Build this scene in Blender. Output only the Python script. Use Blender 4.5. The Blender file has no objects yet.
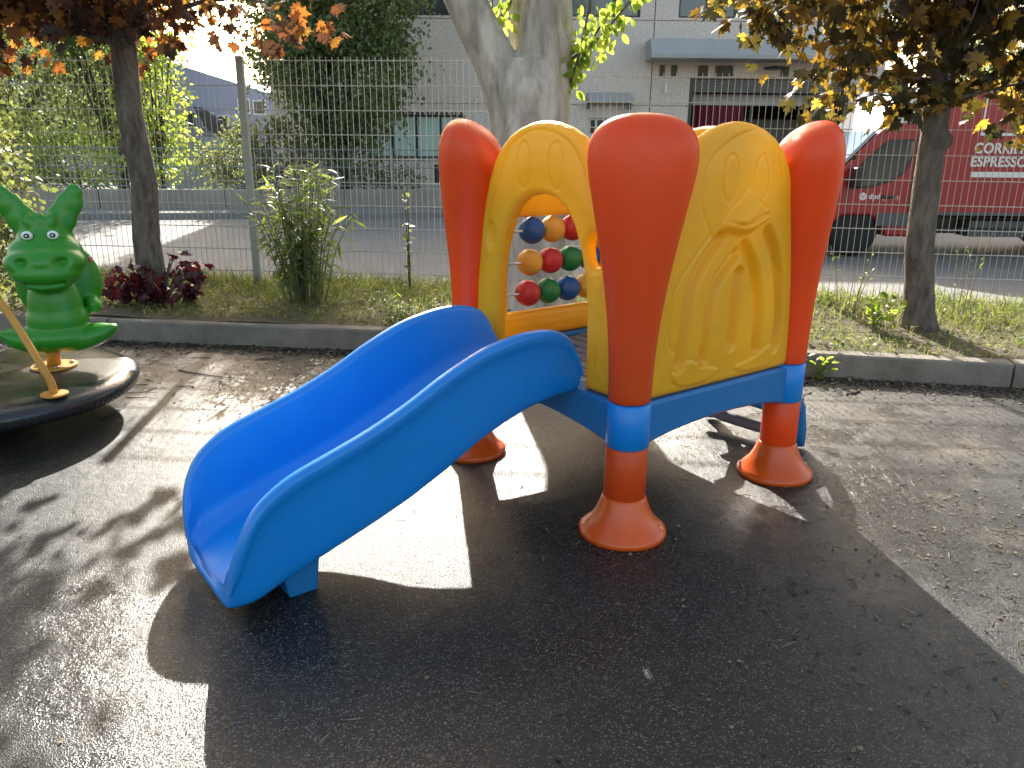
import bpy, bmesh, math, random
import numpy as np
from mathutils import Vector, Matrix
R = math.radians
rng = np.random.default_rng(7)
random.seed(7)
sc = bpy.context.scene
col = sc.collection
CAM = Vector((0, 0, 1.45))

# ------------------------------------------------------------------ materials
def mat(name, base, rough=.5, metal=0., spec=.5, var=0., vscale=3., bump=0., bscale=60., coat=0.,
        island=None, trans=None, tw=.5, base2=None, detail=6., emit=None, sub=0., stretch=None):
    """base colour, optional noise blend to base2, optional bump, optional leaf translucency"""
    m = bpy.data.materials.new(name); m.use_nodes = True
    nt = m.node_tree; N = nt.nodes; Lk = nt.links
    bs = N['Principled BSDF']; out = N['Material Output']
    bs.inputs['Roughness'].default_value = rough
    bs.inputs['Metallic'].default_value = metal
    bs.inputs['Specular IOR Level'].default_value = spec
    bs.inputs['Coat Weight'].default_value = coat
    bs.inputs['Coat Roughness'].default_value = .12
    if sub:
        bs.inputs['Subsurface Weight'].default_value = sub
        bs.inputs['Subsurface Scale'].default_value = .04
    bs.inputs['Base Color'].default_value = (*base, 1)
    src = None
    tc = N.new('ShaderNodeTexCoord')
    if island:
        g = N.new('ShaderNodeNewGeometry')
        cr = N.new('ShaderNodeValToRGB')
        el = cr.color_ramp.elements
        for i, c in enumerate(island):
            p = i / (len(island) - 1)
            e = el[i] if i < 2 else el.new(p)
            e.position = p
        for i, c in enumerate(island):
            el[i].position = i / (len(island) - 1); el[i].color = (*c, 1)
        Lk.new(g.outputs['Random Per Island'], cr.inputs[0]); src = cr.outputs[0]
        Lk.new(src, bs.inputs['Base Color'])
    elif base2 is not None:
        nz = N.new('ShaderNodeTexNoise'); nz.inputs['Scale'].default_value = vscale
        nz.inputs['Detail'].default_value = detail; nz.inputs['Roughness'].default_value = .65
        if stretch:
            mp = N.new('ShaderNodeMapping'); mp.inputs['Scale'].default_value = stretch; Lk.new(tc.outputs['Object'], mp.inputs[0]); Lk.new(mp.outputs[0], nz.inputs['Vector'])
        else: Lk.new(tc.outputs['Object'], nz.inputs['Vector'])
        cr = N.new('ShaderNodeValToRGB')
        cr.color_ramp.elements[0].position = .5 - var; cr.color_ramp.elements[1].position = .5 + var
        cr.color_ramp.elements[0].color = (*base, 1); cr.color_ramp.elements[1].color = (*base2, 1)
        Lk.new(nz.outputs[0], cr.inputs[0]); src = cr.outputs[0]
        Lk.new(src, bs.inputs['Base Color'])
    if bump:
        nb = N.new('ShaderNodeTexNoise'); nb.inputs['Scale'].default_value = bscale; nb.inputs['Detail'].default_value = 4
        if stretch:
            mp = N.new('ShaderNodeMapping'); mp.inputs['Scale'].default_value = stretch; Lk.new(tc.outputs['Object'], mp.inputs[0]); Lk.new(mp.outputs[0], nb.inputs['Vector'])
        else: Lk.new(tc.outputs['Object'], nb.inputs['Vector'])
        bp = N.new('ShaderNodeBump'); bp.inputs['Strength'].default_value = 1; bp.inputs['Distance'].default_value = bump
        Lk.new(nb.outputs[0], bp.inputs['Height']); Lk.new(bp.outputs[0], bs.inputs['Normal'])
    if trans:
        tr = N.new('ShaderNodeBsdfTranslucent'); mx = N.new('ShaderNodeMixShader')
        mx.inputs[0].default_value = tw
        if isinstance(trans[0], (tuple, list)):
            g = N.new('ShaderNodeNewGeometry'); cr = N.new('ShaderNodeValToRGB'); el = cr.color_ramp.elements
            for i in range(len(trans) - 2): el.new(.5)
            for i, c in enumerate(trans):
                el[i].position = i / (len(trans) - 1); el[i].color = (*c, 1)
            Lk.new(g.outputs['Random Per Island'], cr.inputs[0]); Lk.new(cr.outputs[0], tr.inputs['Color'])
        else:
            tr.inputs['Color'].default_value = (*trans, 1)
        Lk.new(bs.outputs[0], mx.inputs[1]); Lk.new(tr.outputs[0], mx.inputs[2]); Lk.new(mx.outputs[0], out.inputs[0])
    if emit:
        bs.inputs['Emission Color'].default_value = (*emit[0], 1); bs.inputs['Emission Strength'].default_value = emit[1]
    return m

def plastic(name, c, rough=.36, dirt=.12, glow=None):
    c2 = tuple(x * (1 - dirt) + .02 * dirt for x in c)
    m = mat(name, c, rough, var=.25, base2=c2, vscale=5, bump=.0006, bscale=220, trans=glow, tw=.24)
    # faint scuffs: roughness varies
    nt = m.node_tree; N = nt.nodes; Lk = nt.links
    nz = N.new('ShaderNodeTexNoise'); nz.inputs['Scale'].default_value = 14; nz.inputs['Detail'].default_value = 8
    mr = N.new('ShaderNodeMapRange'); mr.inputs[3].default_value = rough - .09; mr.inputs[4].default_value = rough + .16
    tc = next(n for n in N if n.type == 'TEX_COORD')
    Lk.new(tc.outputs['Object'], nz.inputs['Vector']); Lk.new(nz.outputs[0], mr.inputs[0])
    Lk.new(mr.outputs[0], N['Principled BSDF'].inputs['Roughness'])
    return m

M = {}
M['yellow'] = plastic('yellow_plastic', (.93, .50, .015), glow=(.95, .64, .03))
M['orange'] = plastic('orange_plastic', (.78, .086, .008), glow=(1.0, .20, .01))
M['foot_orange'] = plastic('glossy_orange', (.72, .100, .008), .20)
M['blue'] = plastic('blue_plastic', (.004, .225, .70), .30)
M['deepblue'] = plastic('beam_blue_plastic', (.008, .16, .43), .36)
M['green'] = plastic('green_plastic', (.028, .25, .012), .27)
M['bead_red'] = plastic('bead_red', (.55, .03, .035), .38)
M['bead_green'] = plastic('bead_green', (.012, .22, .06), .38)
M['bead_blue'] = plastic('bead_blue', (.012, .10, .36), .38)
M['bead_yellow'] = plastic('bead_yellow', (.78, .42, .05), .38)
M['steel'] = mat('galvanised_wire', (.50, .50, .47), .45, metal=.2, base2=(.38, .38, .355), var=.2, vscale=9)
M['steel_dark'] = mat('bright_rod', (.5, .5, .5), .3, metal=1)
M['post'] = mat('post_paint', (.34, .34, .30), .6, base2=(.26, .26, .23), var=.2, vscale=6)
M['mustard'] = mat('mustard_paint', (.55, .27, .035), .42, base2=(.45, .2, .03), var=.2, vscale=8)
M['white'] = mat('white_paint', (.8, .8, .78), .4)
M['black'] = mat('black_paint', (.012, .012, .014), .4)
M['grey_plastic'] = mat('grey_tube', (.16, .18, .21), .45)
M['platform'] = mat('platform_grey', (.16, .21, .29), .55, base2=(.11, .15, .2), var=.2, vscale=10, bump=.001, bscale=90)
M['red_dot'] = mat('red_plug', (.5, .04, .03), .4)

# ------------------------------------------------------------------ object helpers
def tag(o, label=None, cat=None, group=None, kind=None):
    if label: o['label'] = label
    if cat: o['category'] = cat
    if group: o['group'] = group
    if kind: o['kind'] = kind
    return o

def empty(name, loc=(0, 0, 0), rz=0., label=None, cat=None, group=None):
    o = bpy.data.objects.new(name, None); col.objects.link(o)
    o.location = loc; o.rotation_euler = (0, 0, rz); o.empty_display_size = .1
    return tag(o, label, cat, group)

def link(name, me, m=None, parent=None, smooth=False):
    if m is not None:
        me.materials.clear(); me.materials.append(m)
    if smooth: me.polygons.foreach_set('use_smooth', [True] * len(me.polygons))
    o = bpy.data.objects.new(name, me); col.objects.link(o)
    if parent is not None: o.parent = parent
    return o

def copy_tree(o, parent=None):
    c = o.copy(); col.objects.link(c)
    if parent is not None: c.parent = parent
    for ch in list(o.children): copy_tree(ch, c)
    return c

class MB:
    def __init__(s): s.v = []; s.f = []
    def add(s, v, f):
        n = len(s.v); s.v += [tuple(map(float, p)) for p in v]; s.f += [tuple(n + i for i in q) for q in f]; return s
    def box(s, x0, x1, y0, y1, z0, z1):
        v = [(x, y, z) for x in (x0, x1) for y in (y0, y1) for z in (z0, z1)]
        return s.add(v, [(0, 1, 3, 2), (4, 6, 7, 5), (0, 4, 5, 1), (2, 3, 7, 6), (0, 2, 6, 4), (1, 5, 7, 3)])
    def tube(s, pts, rad, n=10, cap=True):
        pts = [Vector(p) for p in pts]
        if not hasattr(rad, '__len__'): rad = [rad] * len(pts)
        rings = []; ref = None
        for i, p in enumerate(pts):
            t = (pts[min(i + 1, len(pts) - 1)] - pts[max(i - 1, 0)]).normalized()
            if ref is None: ref = Vector((0, 0, 1)) if abs(t.z) < .9 else Vector((1, 0, 0))
            a = (ref - t * ref.dot(t)).normalized(); b = t.cross(a); ref = a
            rings.append([p + (a * math.cos(2 * math.pi * k / n) + b * math.sin(2 * math.pi * k / n)) * rad[i] for k in range(n)])
        v = [q for r in rings for q in r]; f = []
        for i in range(len(pts) - 1):
            for k in range(n):
                f.append((i * n + k, i * n + (k + 1) % n, (i + 1) * n + (k + 1) % n, (i + 1) * n + k))
        if cap: f += [tuple(range(n))[::-1], tuple(range((len(pts) - 1) * n, len(pts) * n))]
        return s.add(v, f)
    def lathe(s, prof, n=40, c=(0, 0, 0), sx=1, sy=1):
        v = []; f = []
        for r, z in prof:
            for k in range(n):
                a = 2 * math.pi * k / n
                v.append((c[0] + r * sx * math.cos(a), c[1] + r * sy * math.sin(a), c[2] + z))
        for i in range(len(prof) - 1):
            for k in range(n):
                f.append((i * n + k, i * n + (k + 1) % n, (i + 1) * n + (k + 1) % n, (i + 1) * n + k))
        f += [tuple(range(n))[::-1], tuple(range((len(prof) - 1) * n, len(prof) * n))]
        return s.add(v, f)
    def loft(s, secs, closed=True, cap=True):
        n = len(secs[0]); v = [q for r in secs for q in r]; f = []
        for i in range(len(secs) - 1):
            for k in range(n if closed else n - 1):
                f.append((i * n + k, i * n + (k + 1) % n, (i + 1) * n + (k + 1) % n, (i + 1) * n + k))
        if cap: f += [tuple(range(n))[::-1], tuple(range((len(secs) - 1) * n, len(secs) * n))]
        return s.add(v, f)
    def prism(s, poly, axis, a0, a1):
        """poly in the other two axes, extruded along axis"""
        def P(p, a): return {'x': (a, p[0], p[1]), 'y': (p[0], a, p[1]), 'z': (p[0], p[1], a)}[axis]
        n = len(poly); v = [P(p, a0) for p in poly] + [P(p, a1) for p in poly]
        f = [tuple(range(n)), tuple(range(n, 2 * n))[::-1]] + [(k, k + n, (k + 1) % n + n, (k + 1) % n) for k in range(n)]
        return s.add(v, f)
    def sphere(s, c, r, seg=24, rings=14, q=None):
        rr = r if hasattr(r, '__len__') else (r, r, r)
        v = []; f = []
        for i in range(rings + 1):
            th = math.pi * i / rings
            for k in range(seg):
                a = 2 * math.pi * k / seg
                p = Vector((rr[0] * math.sin(th) * math.cos(a), rr[1] * math.sin(th) * math.sin(a), rr[2] * math.cos(th)))
                if q is not None: p = q @ p
                v.append((c[0] + p.x, c[1] + p.y, c[2] + p.z))
        for i in range(rings):
            for k in range(seg):
                f.append((i * seg + k, (i + 1) * seg + k, (i + 1) * seg + (k + 1) % seg, i * seg + (k + 1) % seg))
        return s.add(v, f)
    def build(s, name, m=None, parent=None, smooth=False, bevel=0, merge=False, seg=2, angle=35):
        me = bpy.data.meshes.new(name); me.from_pydata(s.v, [], s.f)
        bm = bmesh.new(); bm.from_mesh(me)
        if merge: bmesh.ops.remove_doubles(bm, verts=bm.verts, dist=1e-5)
        bmesh.ops.recalc_face_normals(bm, faces=bm.faces)
        bm.to_mesh(me); bm.free(); me.update()
        o = link(name, me, m, parent, smooth)
        if bevel:
            b = o.modifiers.new('bevel', 'BEVEL'); b.width = bevel; b.segments = seg; b.limit_method = 'ANGLE'; b.angle_limit = R(angle)
            w = o.modifiers.new('wn', 'WEIGHTED_NORMAL'); w.keep_sharp = True
            me.polygons.foreach_set('use_smooth', [True] * len(me.polygons))
        return o

def organic(mb, name, m, parent=None, voxel=.012, smooth=6, factor=.6):
    """fuse overlapping solids into one continuous surface"""
    me = bpy.data.meshes.new(name); me.from_pydata(mb.v, [], mb.f); me.validate()
    bm = bmesh.new(); bm.from_mesh(me); bmesh.ops.remove_doubles(bm, verts=bm.verts, dist=1e-5)
    bmesh.ops.recalc_face_normals(bm, faces=bm.faces); bm.to_mesh(me); bm.free()
    o = bpy.data.objects.new(name, me); col.objects.link(o)
    r = o.modifiers.new('r', 'REMESH'); r.mode = 'VOXEL'; r.voxel_size = voxel
    s = o.modifiers.new('s', 'SMOOTH'); s.iterations = smooth; s.factor = factor
    dg = bpy.context.evaluated_depsgraph_get()
    me2 = bpy.data.meshes.new_from_object(o.evaluated_get(dg))
    o.modifiers.clear(); o.data = me2; me2.name = name
    me2.materials.clear(); me2.materials.append(m)
    me2.polygons.foreach_set('use_smooth', [True] * len(me2.polygons))
    if parent is not None: o.parent = parent
    return o

def fast_mesh(name, V, F):
    """V (n,3), F (m,k) numpy"""
    me = bpy.data.meshes.new(name)
    V = np.asarray(V, np.float32); F = np.asarray(F, np.int32)
    me.vertices.add(len(V)); me.vertices.foreach_set('co', V.ravel())
    k = F.shape[1]
    me.loops.add(F.size); me.loops.foreach_set('vertex_index', F.ravel())
    me.polygons.add(len(F)); me.polygons.foreach_set('loop_start', np.arange(0, F.size, k, dtype=np.int32))
    me.polygons.foreach_set('loop_total', np.full(len(F), k, np.int32))
    me.update(calc_edges=True); me.validate()
    return me

# leaf templates (x across, y along, z up); triangles
def tmpl_maple():
    h = [(0, 0), (.10, -.05), (.34, -.20), (.40, .02), (.86, .02), (.70, .24), (.98, .56), (.60, .50), (.50, .62), (.34, .48), (.38, .86), (.20, .78), (0, 1.15)]
    o = h + [(-x, y) for x, y in h[-2:0:-1]]
    v = [(0, .35, 0)] + [(x * .6, y * .85, -.18 * abs(x) - .06 * max(0, y)) for x, y in o]
    n = len(o)
    return np.array(v), np.array([(0, 1 + i, 1 + (i + 1) % n) for i in range(n)])
def tmpl_oval():
    o = [(0, 0), (.26, .22), (.30, .55), (.16, .85), (0, 1), (-.16, .85), (-.30, .55), (-.26, .22)]
    v = [(x, y, .22 * abs(x) - .08 * y * y) for x, y in o]
    return np.array(v), np.array([(0, 1, 7), (1, 2, 7), (2, 6, 7), (2, 3, 6), (3, 5, 6), (3, 4, 5)])
def tmpl_small():
    return np.array([(0, 0, 0), (.32, .5, .05), (0, 1, 0), (-.32, .5, .05)]), np.array([(0, 1, 2), (0, 2, 3)])
def tmpl_lance():
    v = [(0, 0, 0), (.075, .3, .02), (.08, .6, -.03), (0, 1, -.16), (-.08, .6, -.03), (-.075, .3, .02)]
    return np.array(v), np.array([(0, 1, 5), (1, 2, 5), (2, 4, 5), (2, 3, 4)])
def tmpl_blade():
    return np.array([(-.03, 0, 0), (.03, 0, 0), (.02, .6, .08), (0, 1, .3), (-.02, .6, .08)]), np.array([(0, 1, 2), (0, 2, 4), (4, 2, 3)])

def frames(dirs, normals=None, r=rng):
    """rotation matrices whose y axis follows dirs"""
    y = dirs / np.linalg.norm(dirs, axis=1, keepdims=True)
    a = r.normal(size=y.shape) if normals is None else normals
    z = a - y * np.sum(a * y, 1, keepdims=True); z /= np.linalg.norm(z, axis=1, keepdims=True) + 1e-9
    x = np.cross(y, z)
    return np.stack([x, y, z], 2)
def leaves(P, dirs, size, tm, normals=None):
    tv, tf = tm; n = len(P)
    Rm = frames(dirs, normals)
    V = np.einsum('nij,kj->nki', Rm, tv) * np.asarray(size).reshape(-1, 1, 1) + P[:, None, :]
    F = tf[None] + (np.arange(n) * len(tv))[:, None, None]
    return V.reshape(-1, 3), F.reshape(-1, 3)

def crown_points(blobs, nclump, per, spread, fill=.55):
    """clumps near the surfaces of ellipsoids; blobs = (cx,cy,cz,rx,ry,rz)"""
    blobs = np.array(blobs, float); w = blobs[:, 3] * blobs[:, 4] * blobs[:, 5]; w = w / w.sum()
    idx = rng.choice(len(blobs), nclump, p=w)
    d = rng.normal(size=(nclump, 3)); d /= np.linalg.norm(d, axis=1, keepdims=True)
    rad = (fill + (1.05 - fill) * rng.random((nclump, 1)) ** .7)
    C = blobs[idx, :3] + d * rad * blobs[idx, 3:]
    n = nclump * per
    s = spread * (.5 + rng.random((nclump, 1)))
    P = np.repeat(C, per, 0) + rng.normal(size=(n, 3)) * np.repeat(s, per, 0)
    out = np.repeat(d, per, 0)
    return P, out, C

# ------------------------------------------------------------------ world, sun, camera
w = bpy.data.worlds.new('World'); sc.world = w; w.use_nodes = True
nt = w.node_tree; bg = nt.nodes['Background']
sky = nt.nodes.new('ShaderNodeTexSky'); sky.sky_type = 'NISHITA'; sky.sun_disc = False
SUN_EL, SUN_AZ = R(29), R(-6.8)
sky.sun_elevation = SUN_EL; sky.sun_rotation = SUN_AZ; sky.air_density = 1.0; sky.dust_density = 3.2; sky.ozone_density = .6
wb = nt.nodes.new('ShaderNodeMix'); wb.data_type = 'RGBA'; wb.blend_type = 'MULTIPLY'; wb.inputs[0].default_value = 1
wb.inputs[7].default_value = (1.11, 1.0, .85, 1)          # warm daylight balance
nt.links.new(sky.outputs[0], wb.inputs[6]); nt.links.new(wb.outputs[2], bg.inputs[0]); bg.inputs[1].default_value = .135
sd = Vector((math.sin(SUN_AZ) * math.cos(SUN_EL), math.cos(SUN_AZ) * math.cos(SUN_EL), math.sin(SUN_EL)))
sl = bpy.data.lights.new('sun', 'SUN'); sl.energy = 4.0; sl.angle = R(.53); sl.color = (1, .95, .86)
so = bpy.data.objects.new('sun', sl); col.objects.link(so); so.location = (0, 20, 20)
so.rotation_euler = (-sd).to_track_quat('-Z', 'Y').to_euler()

cd = bpy.data.cameras.new('camera'); cam = bpy.data.objects.new('camera', cd); col.objects.link(cam)
TH = R(16.9); RO = .01
rt = Vector((1, 0, 0)); up = Vector((0, math.sin(TH), math.cos(TH))); fw = Vector((0, math.cos(TH), -math.sin(TH)))
cx = rt * math.cos(RO) + up * math.sin(RO); cy = up * math.cos(RO) - rt * math.sin(RO)
mw = Matrix((cx, cy, -fw)).transposed().to_4x4(); mw.translation = CAM
cam.matrix_world = mw
cd.sensor_width = 36; cd.lens = 790 / 1024 * 36; cd.clip_start = .05; cd.clip_end = 2000
sc.camera = cam
sc.view_settings.view_transform = 'Standard'; sc.view_settings.look = 'None'
sc.view_settings.exposure = 1.75; sc.view_settings.gamma = 1
sc.cycles.max_bounces = 8; sc.cycles.transparent_max_bounces = 8

# ------------------------------------------------------------------ ground
def ground_material():
    m = bpy.data.materials.new('rubber_ground'); m.use_nodes = True
    nt = m.node_tree; N = nt.nodes; K = nt.links; bs = N['Principled BSDF']
    tc = N.new('ShaderNodeTexCoord')
    def noise(s, d=5, ro=.6, off=(0, 0, 0)):
        mp = N.new('ShaderNodeMapping'); mp.inputs['Location'].default_value = off
        n = N.new('ShaderNodeTexNoise'); n.inputs['Scale'].default_value = s; n.inputs['Detail'].default_value = d; n.inputs['Roughness'].default_value = ro
        K.new(tc.outputs['Object'], mp.inputs[0]); K.new(mp.outputs[0], n.inputs['Vector']); return n.outputs[0]
    def ramp(x, a, b, ca=(0, 0, 0), cb=(1, 1, 1)):
        r = N.new('ShaderNodeValToRGB'); r.color_ramp.elements[0].position = a; r.color_ramp.elements[1].position = b
        r.color_ramp.elements[0].color = (*ca, 1); r.color_ramp.elements[1].color = (*cb, 1); K.new(x, r.inputs[0]); return r.outputs[0]
    def mix(f, a, b):
        r = N.new('ShaderNodeMix'); r.data_type = 'RGBA'
        if isinstance(f, float): r.inputs[0].default_value = f
        else: K.new(f, r.inputs[0])
        for i, x in ((6, a), (7, b)):
            if isinstance(x, tuple): r.inputs[i].default_value = (*x, 1)
            else: K.new(x, r.inputs[i])
        return r.outputs[2]
    def math_(op, a, b=None):
        r = N.new('ShaderNodeMath'); r.operation = op; r.use_clamp = True
        for i, x in ((0, a), (1, b)):
            if x is None: continue
            if isinstance(x, float): r.inputs[i].default_value = x
            else: K.new(x, r.inputs[i])
        return r.outputs[0]
    # rubber granules: cell colours
    vo = N.new('ShaderNodeTexVoronoi'); vo.inputs['Scale'].default_value = 270; K.new(tc.outputs['Object'], vo.inputs['Vector'])
    sep = N.new('ShaderNodeSeparateColor'); K.new(vo.outputs['Color'], sep.inputs[0])
    speck = ramp(sep.outputs[0], .86, .97)
    speck2 = ramp(sep.outputs[1], .3, .9, (.005, .005, .005), (.016, .016, .0155))
    c = mix(speck, speck2, (.15, .15, .135))
    # worn, paler zones and dark patched zones
    big = noise(.55, 4, .6)
    c = mix(math_('MULTIPLY', ramp(big, .42, .68), .35), c, (.038, .037, .034))
    # pale dust with sunlit brightness painted in, dried silt on the right, near the kerb
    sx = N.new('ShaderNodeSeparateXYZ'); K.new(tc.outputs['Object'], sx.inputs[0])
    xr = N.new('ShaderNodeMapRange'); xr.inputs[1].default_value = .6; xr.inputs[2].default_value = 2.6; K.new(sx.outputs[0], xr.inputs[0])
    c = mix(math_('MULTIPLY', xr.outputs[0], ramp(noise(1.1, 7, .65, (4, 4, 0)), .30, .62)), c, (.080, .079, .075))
    silt = math_('MULTIPLY', ramp(noise(2.2, 9, .72, (3, 1, 0)), .52, .66), xr.outputs[0])
    yr = N.new('ShaderNodeMapRange'); yr.inputs[1].default_value = 4.2; yr.inputs[2].default_value = 5.6; K.new(sx.outputs[1], yr.inputs[0])
    silt2 = math_('MULTIPLY', ramp(noise(3.1, 9, .7, (7, 5, 0)), .50, .66), yr.outputs[0])
    silt = math_('MAXIMUM', silt, silt2)
    c = mix(math_('MULTIPLY', silt, .75), c, (.19, .165, .125))
    # dirty scribbles where leaf mud has dried
    scr = math_('MULTIPLY', ramp(noise(9, 10, .8, (2, 9, 0)), .54, .60), xr.outputs[0])
    c = mix(math_('MULTIPLY', scr, .4), c, (.035, .028, .02))
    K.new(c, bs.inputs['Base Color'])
    # damp film: wet patches are smoother
    wet = ramp(noise(.9, 6, .62, (11.3, 4.2, 0)), .47, .60)
    for (px_, py_, rr_) in ((1.75, 3.75, .55), (1.45, 3.15, .45), (1.0, 2.95, .35), (2.3, 4.2, .4)):   # puddled hollows drying out
        dn = N.new('ShaderNodeVectorMath'); dn.operation = 'DISTANCE'; dn.inputs[1].default_value = (px_, py_, 0); K.new(tc.outputs['Object'], dn.inputs[0])
        mr_ = N.new('ShaderNodeMapRange'); mr_.inputs[1].default_value = rr_; mr_.inputs[2].default_value = rr_ * .4; K.new(dn.outputs['Value'], mr_.inputs[0])
        wet = math_('MAXIMUM', wet, math_('MULTIPLY', mr_.outputs[0], ramp(noise(5.5, 6, .6, (px_, 0, 0)), .42, .56)))
        
    fine = noise(38, 4, .7)
    ro = N.new('ShaderNodeMapRange'); ro.inputs[3].default_value = .40; ro.inputs[4].default_value = .13; K.new(wet, ro.inputs[0])
    ro2 = N.new('ShaderNodeMath'); ro2.operation = 'ADD'; K.new(ro.outputs[0], ro2.inputs[0])
    f2 = N.new('ShaderNodeMath'); f2.operation = 'MULTIPLY'; f2.inputs[1].default_value = .16; K.new(fine, f2.inputs[0]); K.new(f2.outputs[0], ro2.inputs[1])
    K.new(ro2.outputs[0], bs.inputs['Roughness']); bs.inputs['Specular IOR Level'].default_value = .36
    # bump: granules plus gentle unevenness
    b1 = N.new('ShaderNodeBump'); b1.inputs['Distance'].default_value = .0016; b1.inputs['Strength'].default_value = .8
    K.new(vo.outputs['Distance'], b1.inputs['Height'])
    b2 = N.new('ShaderNodeBump'); b2.inputs['Distance'].default_value = .010; b2.inputs['Strength'].default_value = .7
    K.new(noise(7, 6, .6), b2.inputs['Height']); K.new(b1.outputs[0], b2.inputs['Normal'])
    # crumpled film of wet leaf mud on the right
    b3 = N.new('ShaderNodeBump'); b3.inputs['Distance'].default_value = .010
    yb = N.new('ShaderNodeMapRange'); yb.inputs[1].default_value = 4.6; yb.inputs[2].default_value = 3.4; K.new(sx.outputs[1], yb.inputs[0])
    K.new(math_('MULTIPLY', math_('MULTIPLY', xr.outputs[0], yb.outputs[0]), ramp(noise(1.4, 4, .6, (5, 2, 0)), .38, .6)), b3.inputs['Strength'])
    nw = N.new('ShaderNodeTexNoise'); nw.inputs['Scale'].default_value = 16; nw.inputs['Detail'].default_value = 7; nw.inputs['Distortion'].default_value = 1.6
    mpw = N.new('ShaderNodeMapping'); mpw.inputs['Scale'].default_value = (1, .55, 1); mpw.inputs['Rotation'].default_value = (0, 0, .6)
    K.new(tc.outputs['Object'], mpw.inputs[0]); K.new(mpw.outputs[0], nw.inputs['Vector']); K.new(nw.outputs[0], b3.inputs['Height'])
    K.new(b2.outputs[0], b3.inputs['Normal']); K.new(b3.outputs[0], bs.inputs['Normal'])
    return m

def sheet(name, pts, z, m, kind='structure'):
    me = bpy.data.meshes.new(name); me.from_pydata([(x, y, z) for x, y in pts], [], [tuple(range(len(pts)))])
    o = link(name, me, m); tag(o, kind=kind); return o

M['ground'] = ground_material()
M['earth'] = mat('earth', (.13, .10, .06), .95, base2=(.07, .06, .035), var=.2, vscale=3, bump=.02, bscale=12)
M['asphalt'] = mat('asphalt', (.21, .205, .195), .8, base2=(.15, .148, .142), var=.22, vscale=1.2, bump=.004, bscale=90)
M['concrete'] = mat('kerb_concrete', (.27, .24, .195), .9, base2=(.13, .115, .09), var=.22, vscale=4, bump=.006, bscale=45)
M['oldwall'] = mat('wall_concrete', (.34, .32, .27), .9, base2=(.22, .205, .17), var=.25, vscale=1.6, bump=.006, bscale=30)

# kerb front line (towards the playground), left to right
KL = [(-14, 7.6), (-3.05, 5.81), (-.81, 5.54), (3.16, 4.79), (14, 2.6)]
def ky(x):
    for (a, b), (c, d) in zip(KL, KL[1:]):
        if x <= c: return b + (d - b) * (x - a) / (c - a)
    return KL[-1][1]
# fence line
FL = [(-7.37, 7.75), (-4.87, 7.52), (-2.37, 7.30), (.10, 7.10), (2.60, 6.90), (5.08, 6.60), (7.55, 6.3)]
def fy(x):
    for (a, b), (c, d) in zip(FL, FL[1:]):
        if x <= c: return b + (d - b) * (x - a) / (c - a)
    return FL[-1][1] - (x - FL[-1][0]) * .12

sheet('terrain', [(-400, -60), (400, -60), (400, 700), (-400, 700)], -.02, M['earth'])
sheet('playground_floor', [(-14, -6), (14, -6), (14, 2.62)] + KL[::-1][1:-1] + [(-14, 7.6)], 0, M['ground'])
M['road'] = M['asphalt']
sheet('road', [(-60, 7.6), (60, 4.0), (60, 26), (-60, 17.4)], -.012, M['asphalt'])

# planted strip: raised, slightly uneven earth between kerb and fence
def strip_z(x, y): return .165 + .018 * math.sin(x * 1.7) * math.cos(y * 2.3) + .012 * math.sin(x * 5.1 + y * 3) + (.02 if x < 0 else -.01)
nx, ny = 180, 14
V = []; F = []
for i in range(nx + 1):
    x = -13 + 26 * i / nx
    for j in range(ny + 1):
        y0, y1 = ky(x) + .075, fy(x) + .35
        y = y0 + (y1 - y0) * j / ny
        z = strip_z(x, y) - .03 * (j == 0)
        if j == ny: z = -.03
        V.append((x, y, z))
for i in range(nx):
    for j in range(ny): a = i * (ny + 1) + j; F.append((a, a + ny + 1, a + ny + 2, a + 1))
me = bpy.data.meshes.new('planted_strip'); me.from_pydata(V, [], F); tag(link('planted_strip', me, M['earth'], smooth=True), kind='structure')

# kerb stones with joints
kb = MB()
seg = []
for (a, b), (c, d) in zip(KL, KL[1:]):
    n = max(1, round(math.hypot(c - a, d - b) / 1.9))
    for i in range(n): seg.append(((a + (c - a) * i / n, b + (d - b) * i / n), (a + (c - a) * (i + 1) / n, b + (d - b) * (i + 1) / n)))
for p, q in seg:
    p = Vector((*p, 0)); q = Vector((*q, 0)); t = (q - p).normalized(); n_ = Vector((-t.y, t.x, 0)); p2 = p + t * .006; q2 = q - t * .006
    dz = random.uniform(-.004, .004)
    prof = [(0, -.05), (0, .145), (.015, .16 + dz), (.115, .162 + dz), (.12, .155), (.12, -.05)]
    kb.loft([[r + n_ * a + Vector((0, 0, z)) for a, z in prof] for r in (p2, q2)])
tag(kb.build('kerb', M['concrete'], bevel=.004), kind='structure')

# ------------------------------------------------------------------ PLAYHOUSE
AN = R(37.3)
PH = empty('toddler_playhouse', (.438, 2.802, 0), AN, 'low plastic playhouse with orange pillars, yellow animal panels and blue slide', 'playhouse')
W_, D_ = .985, 1.05

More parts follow.
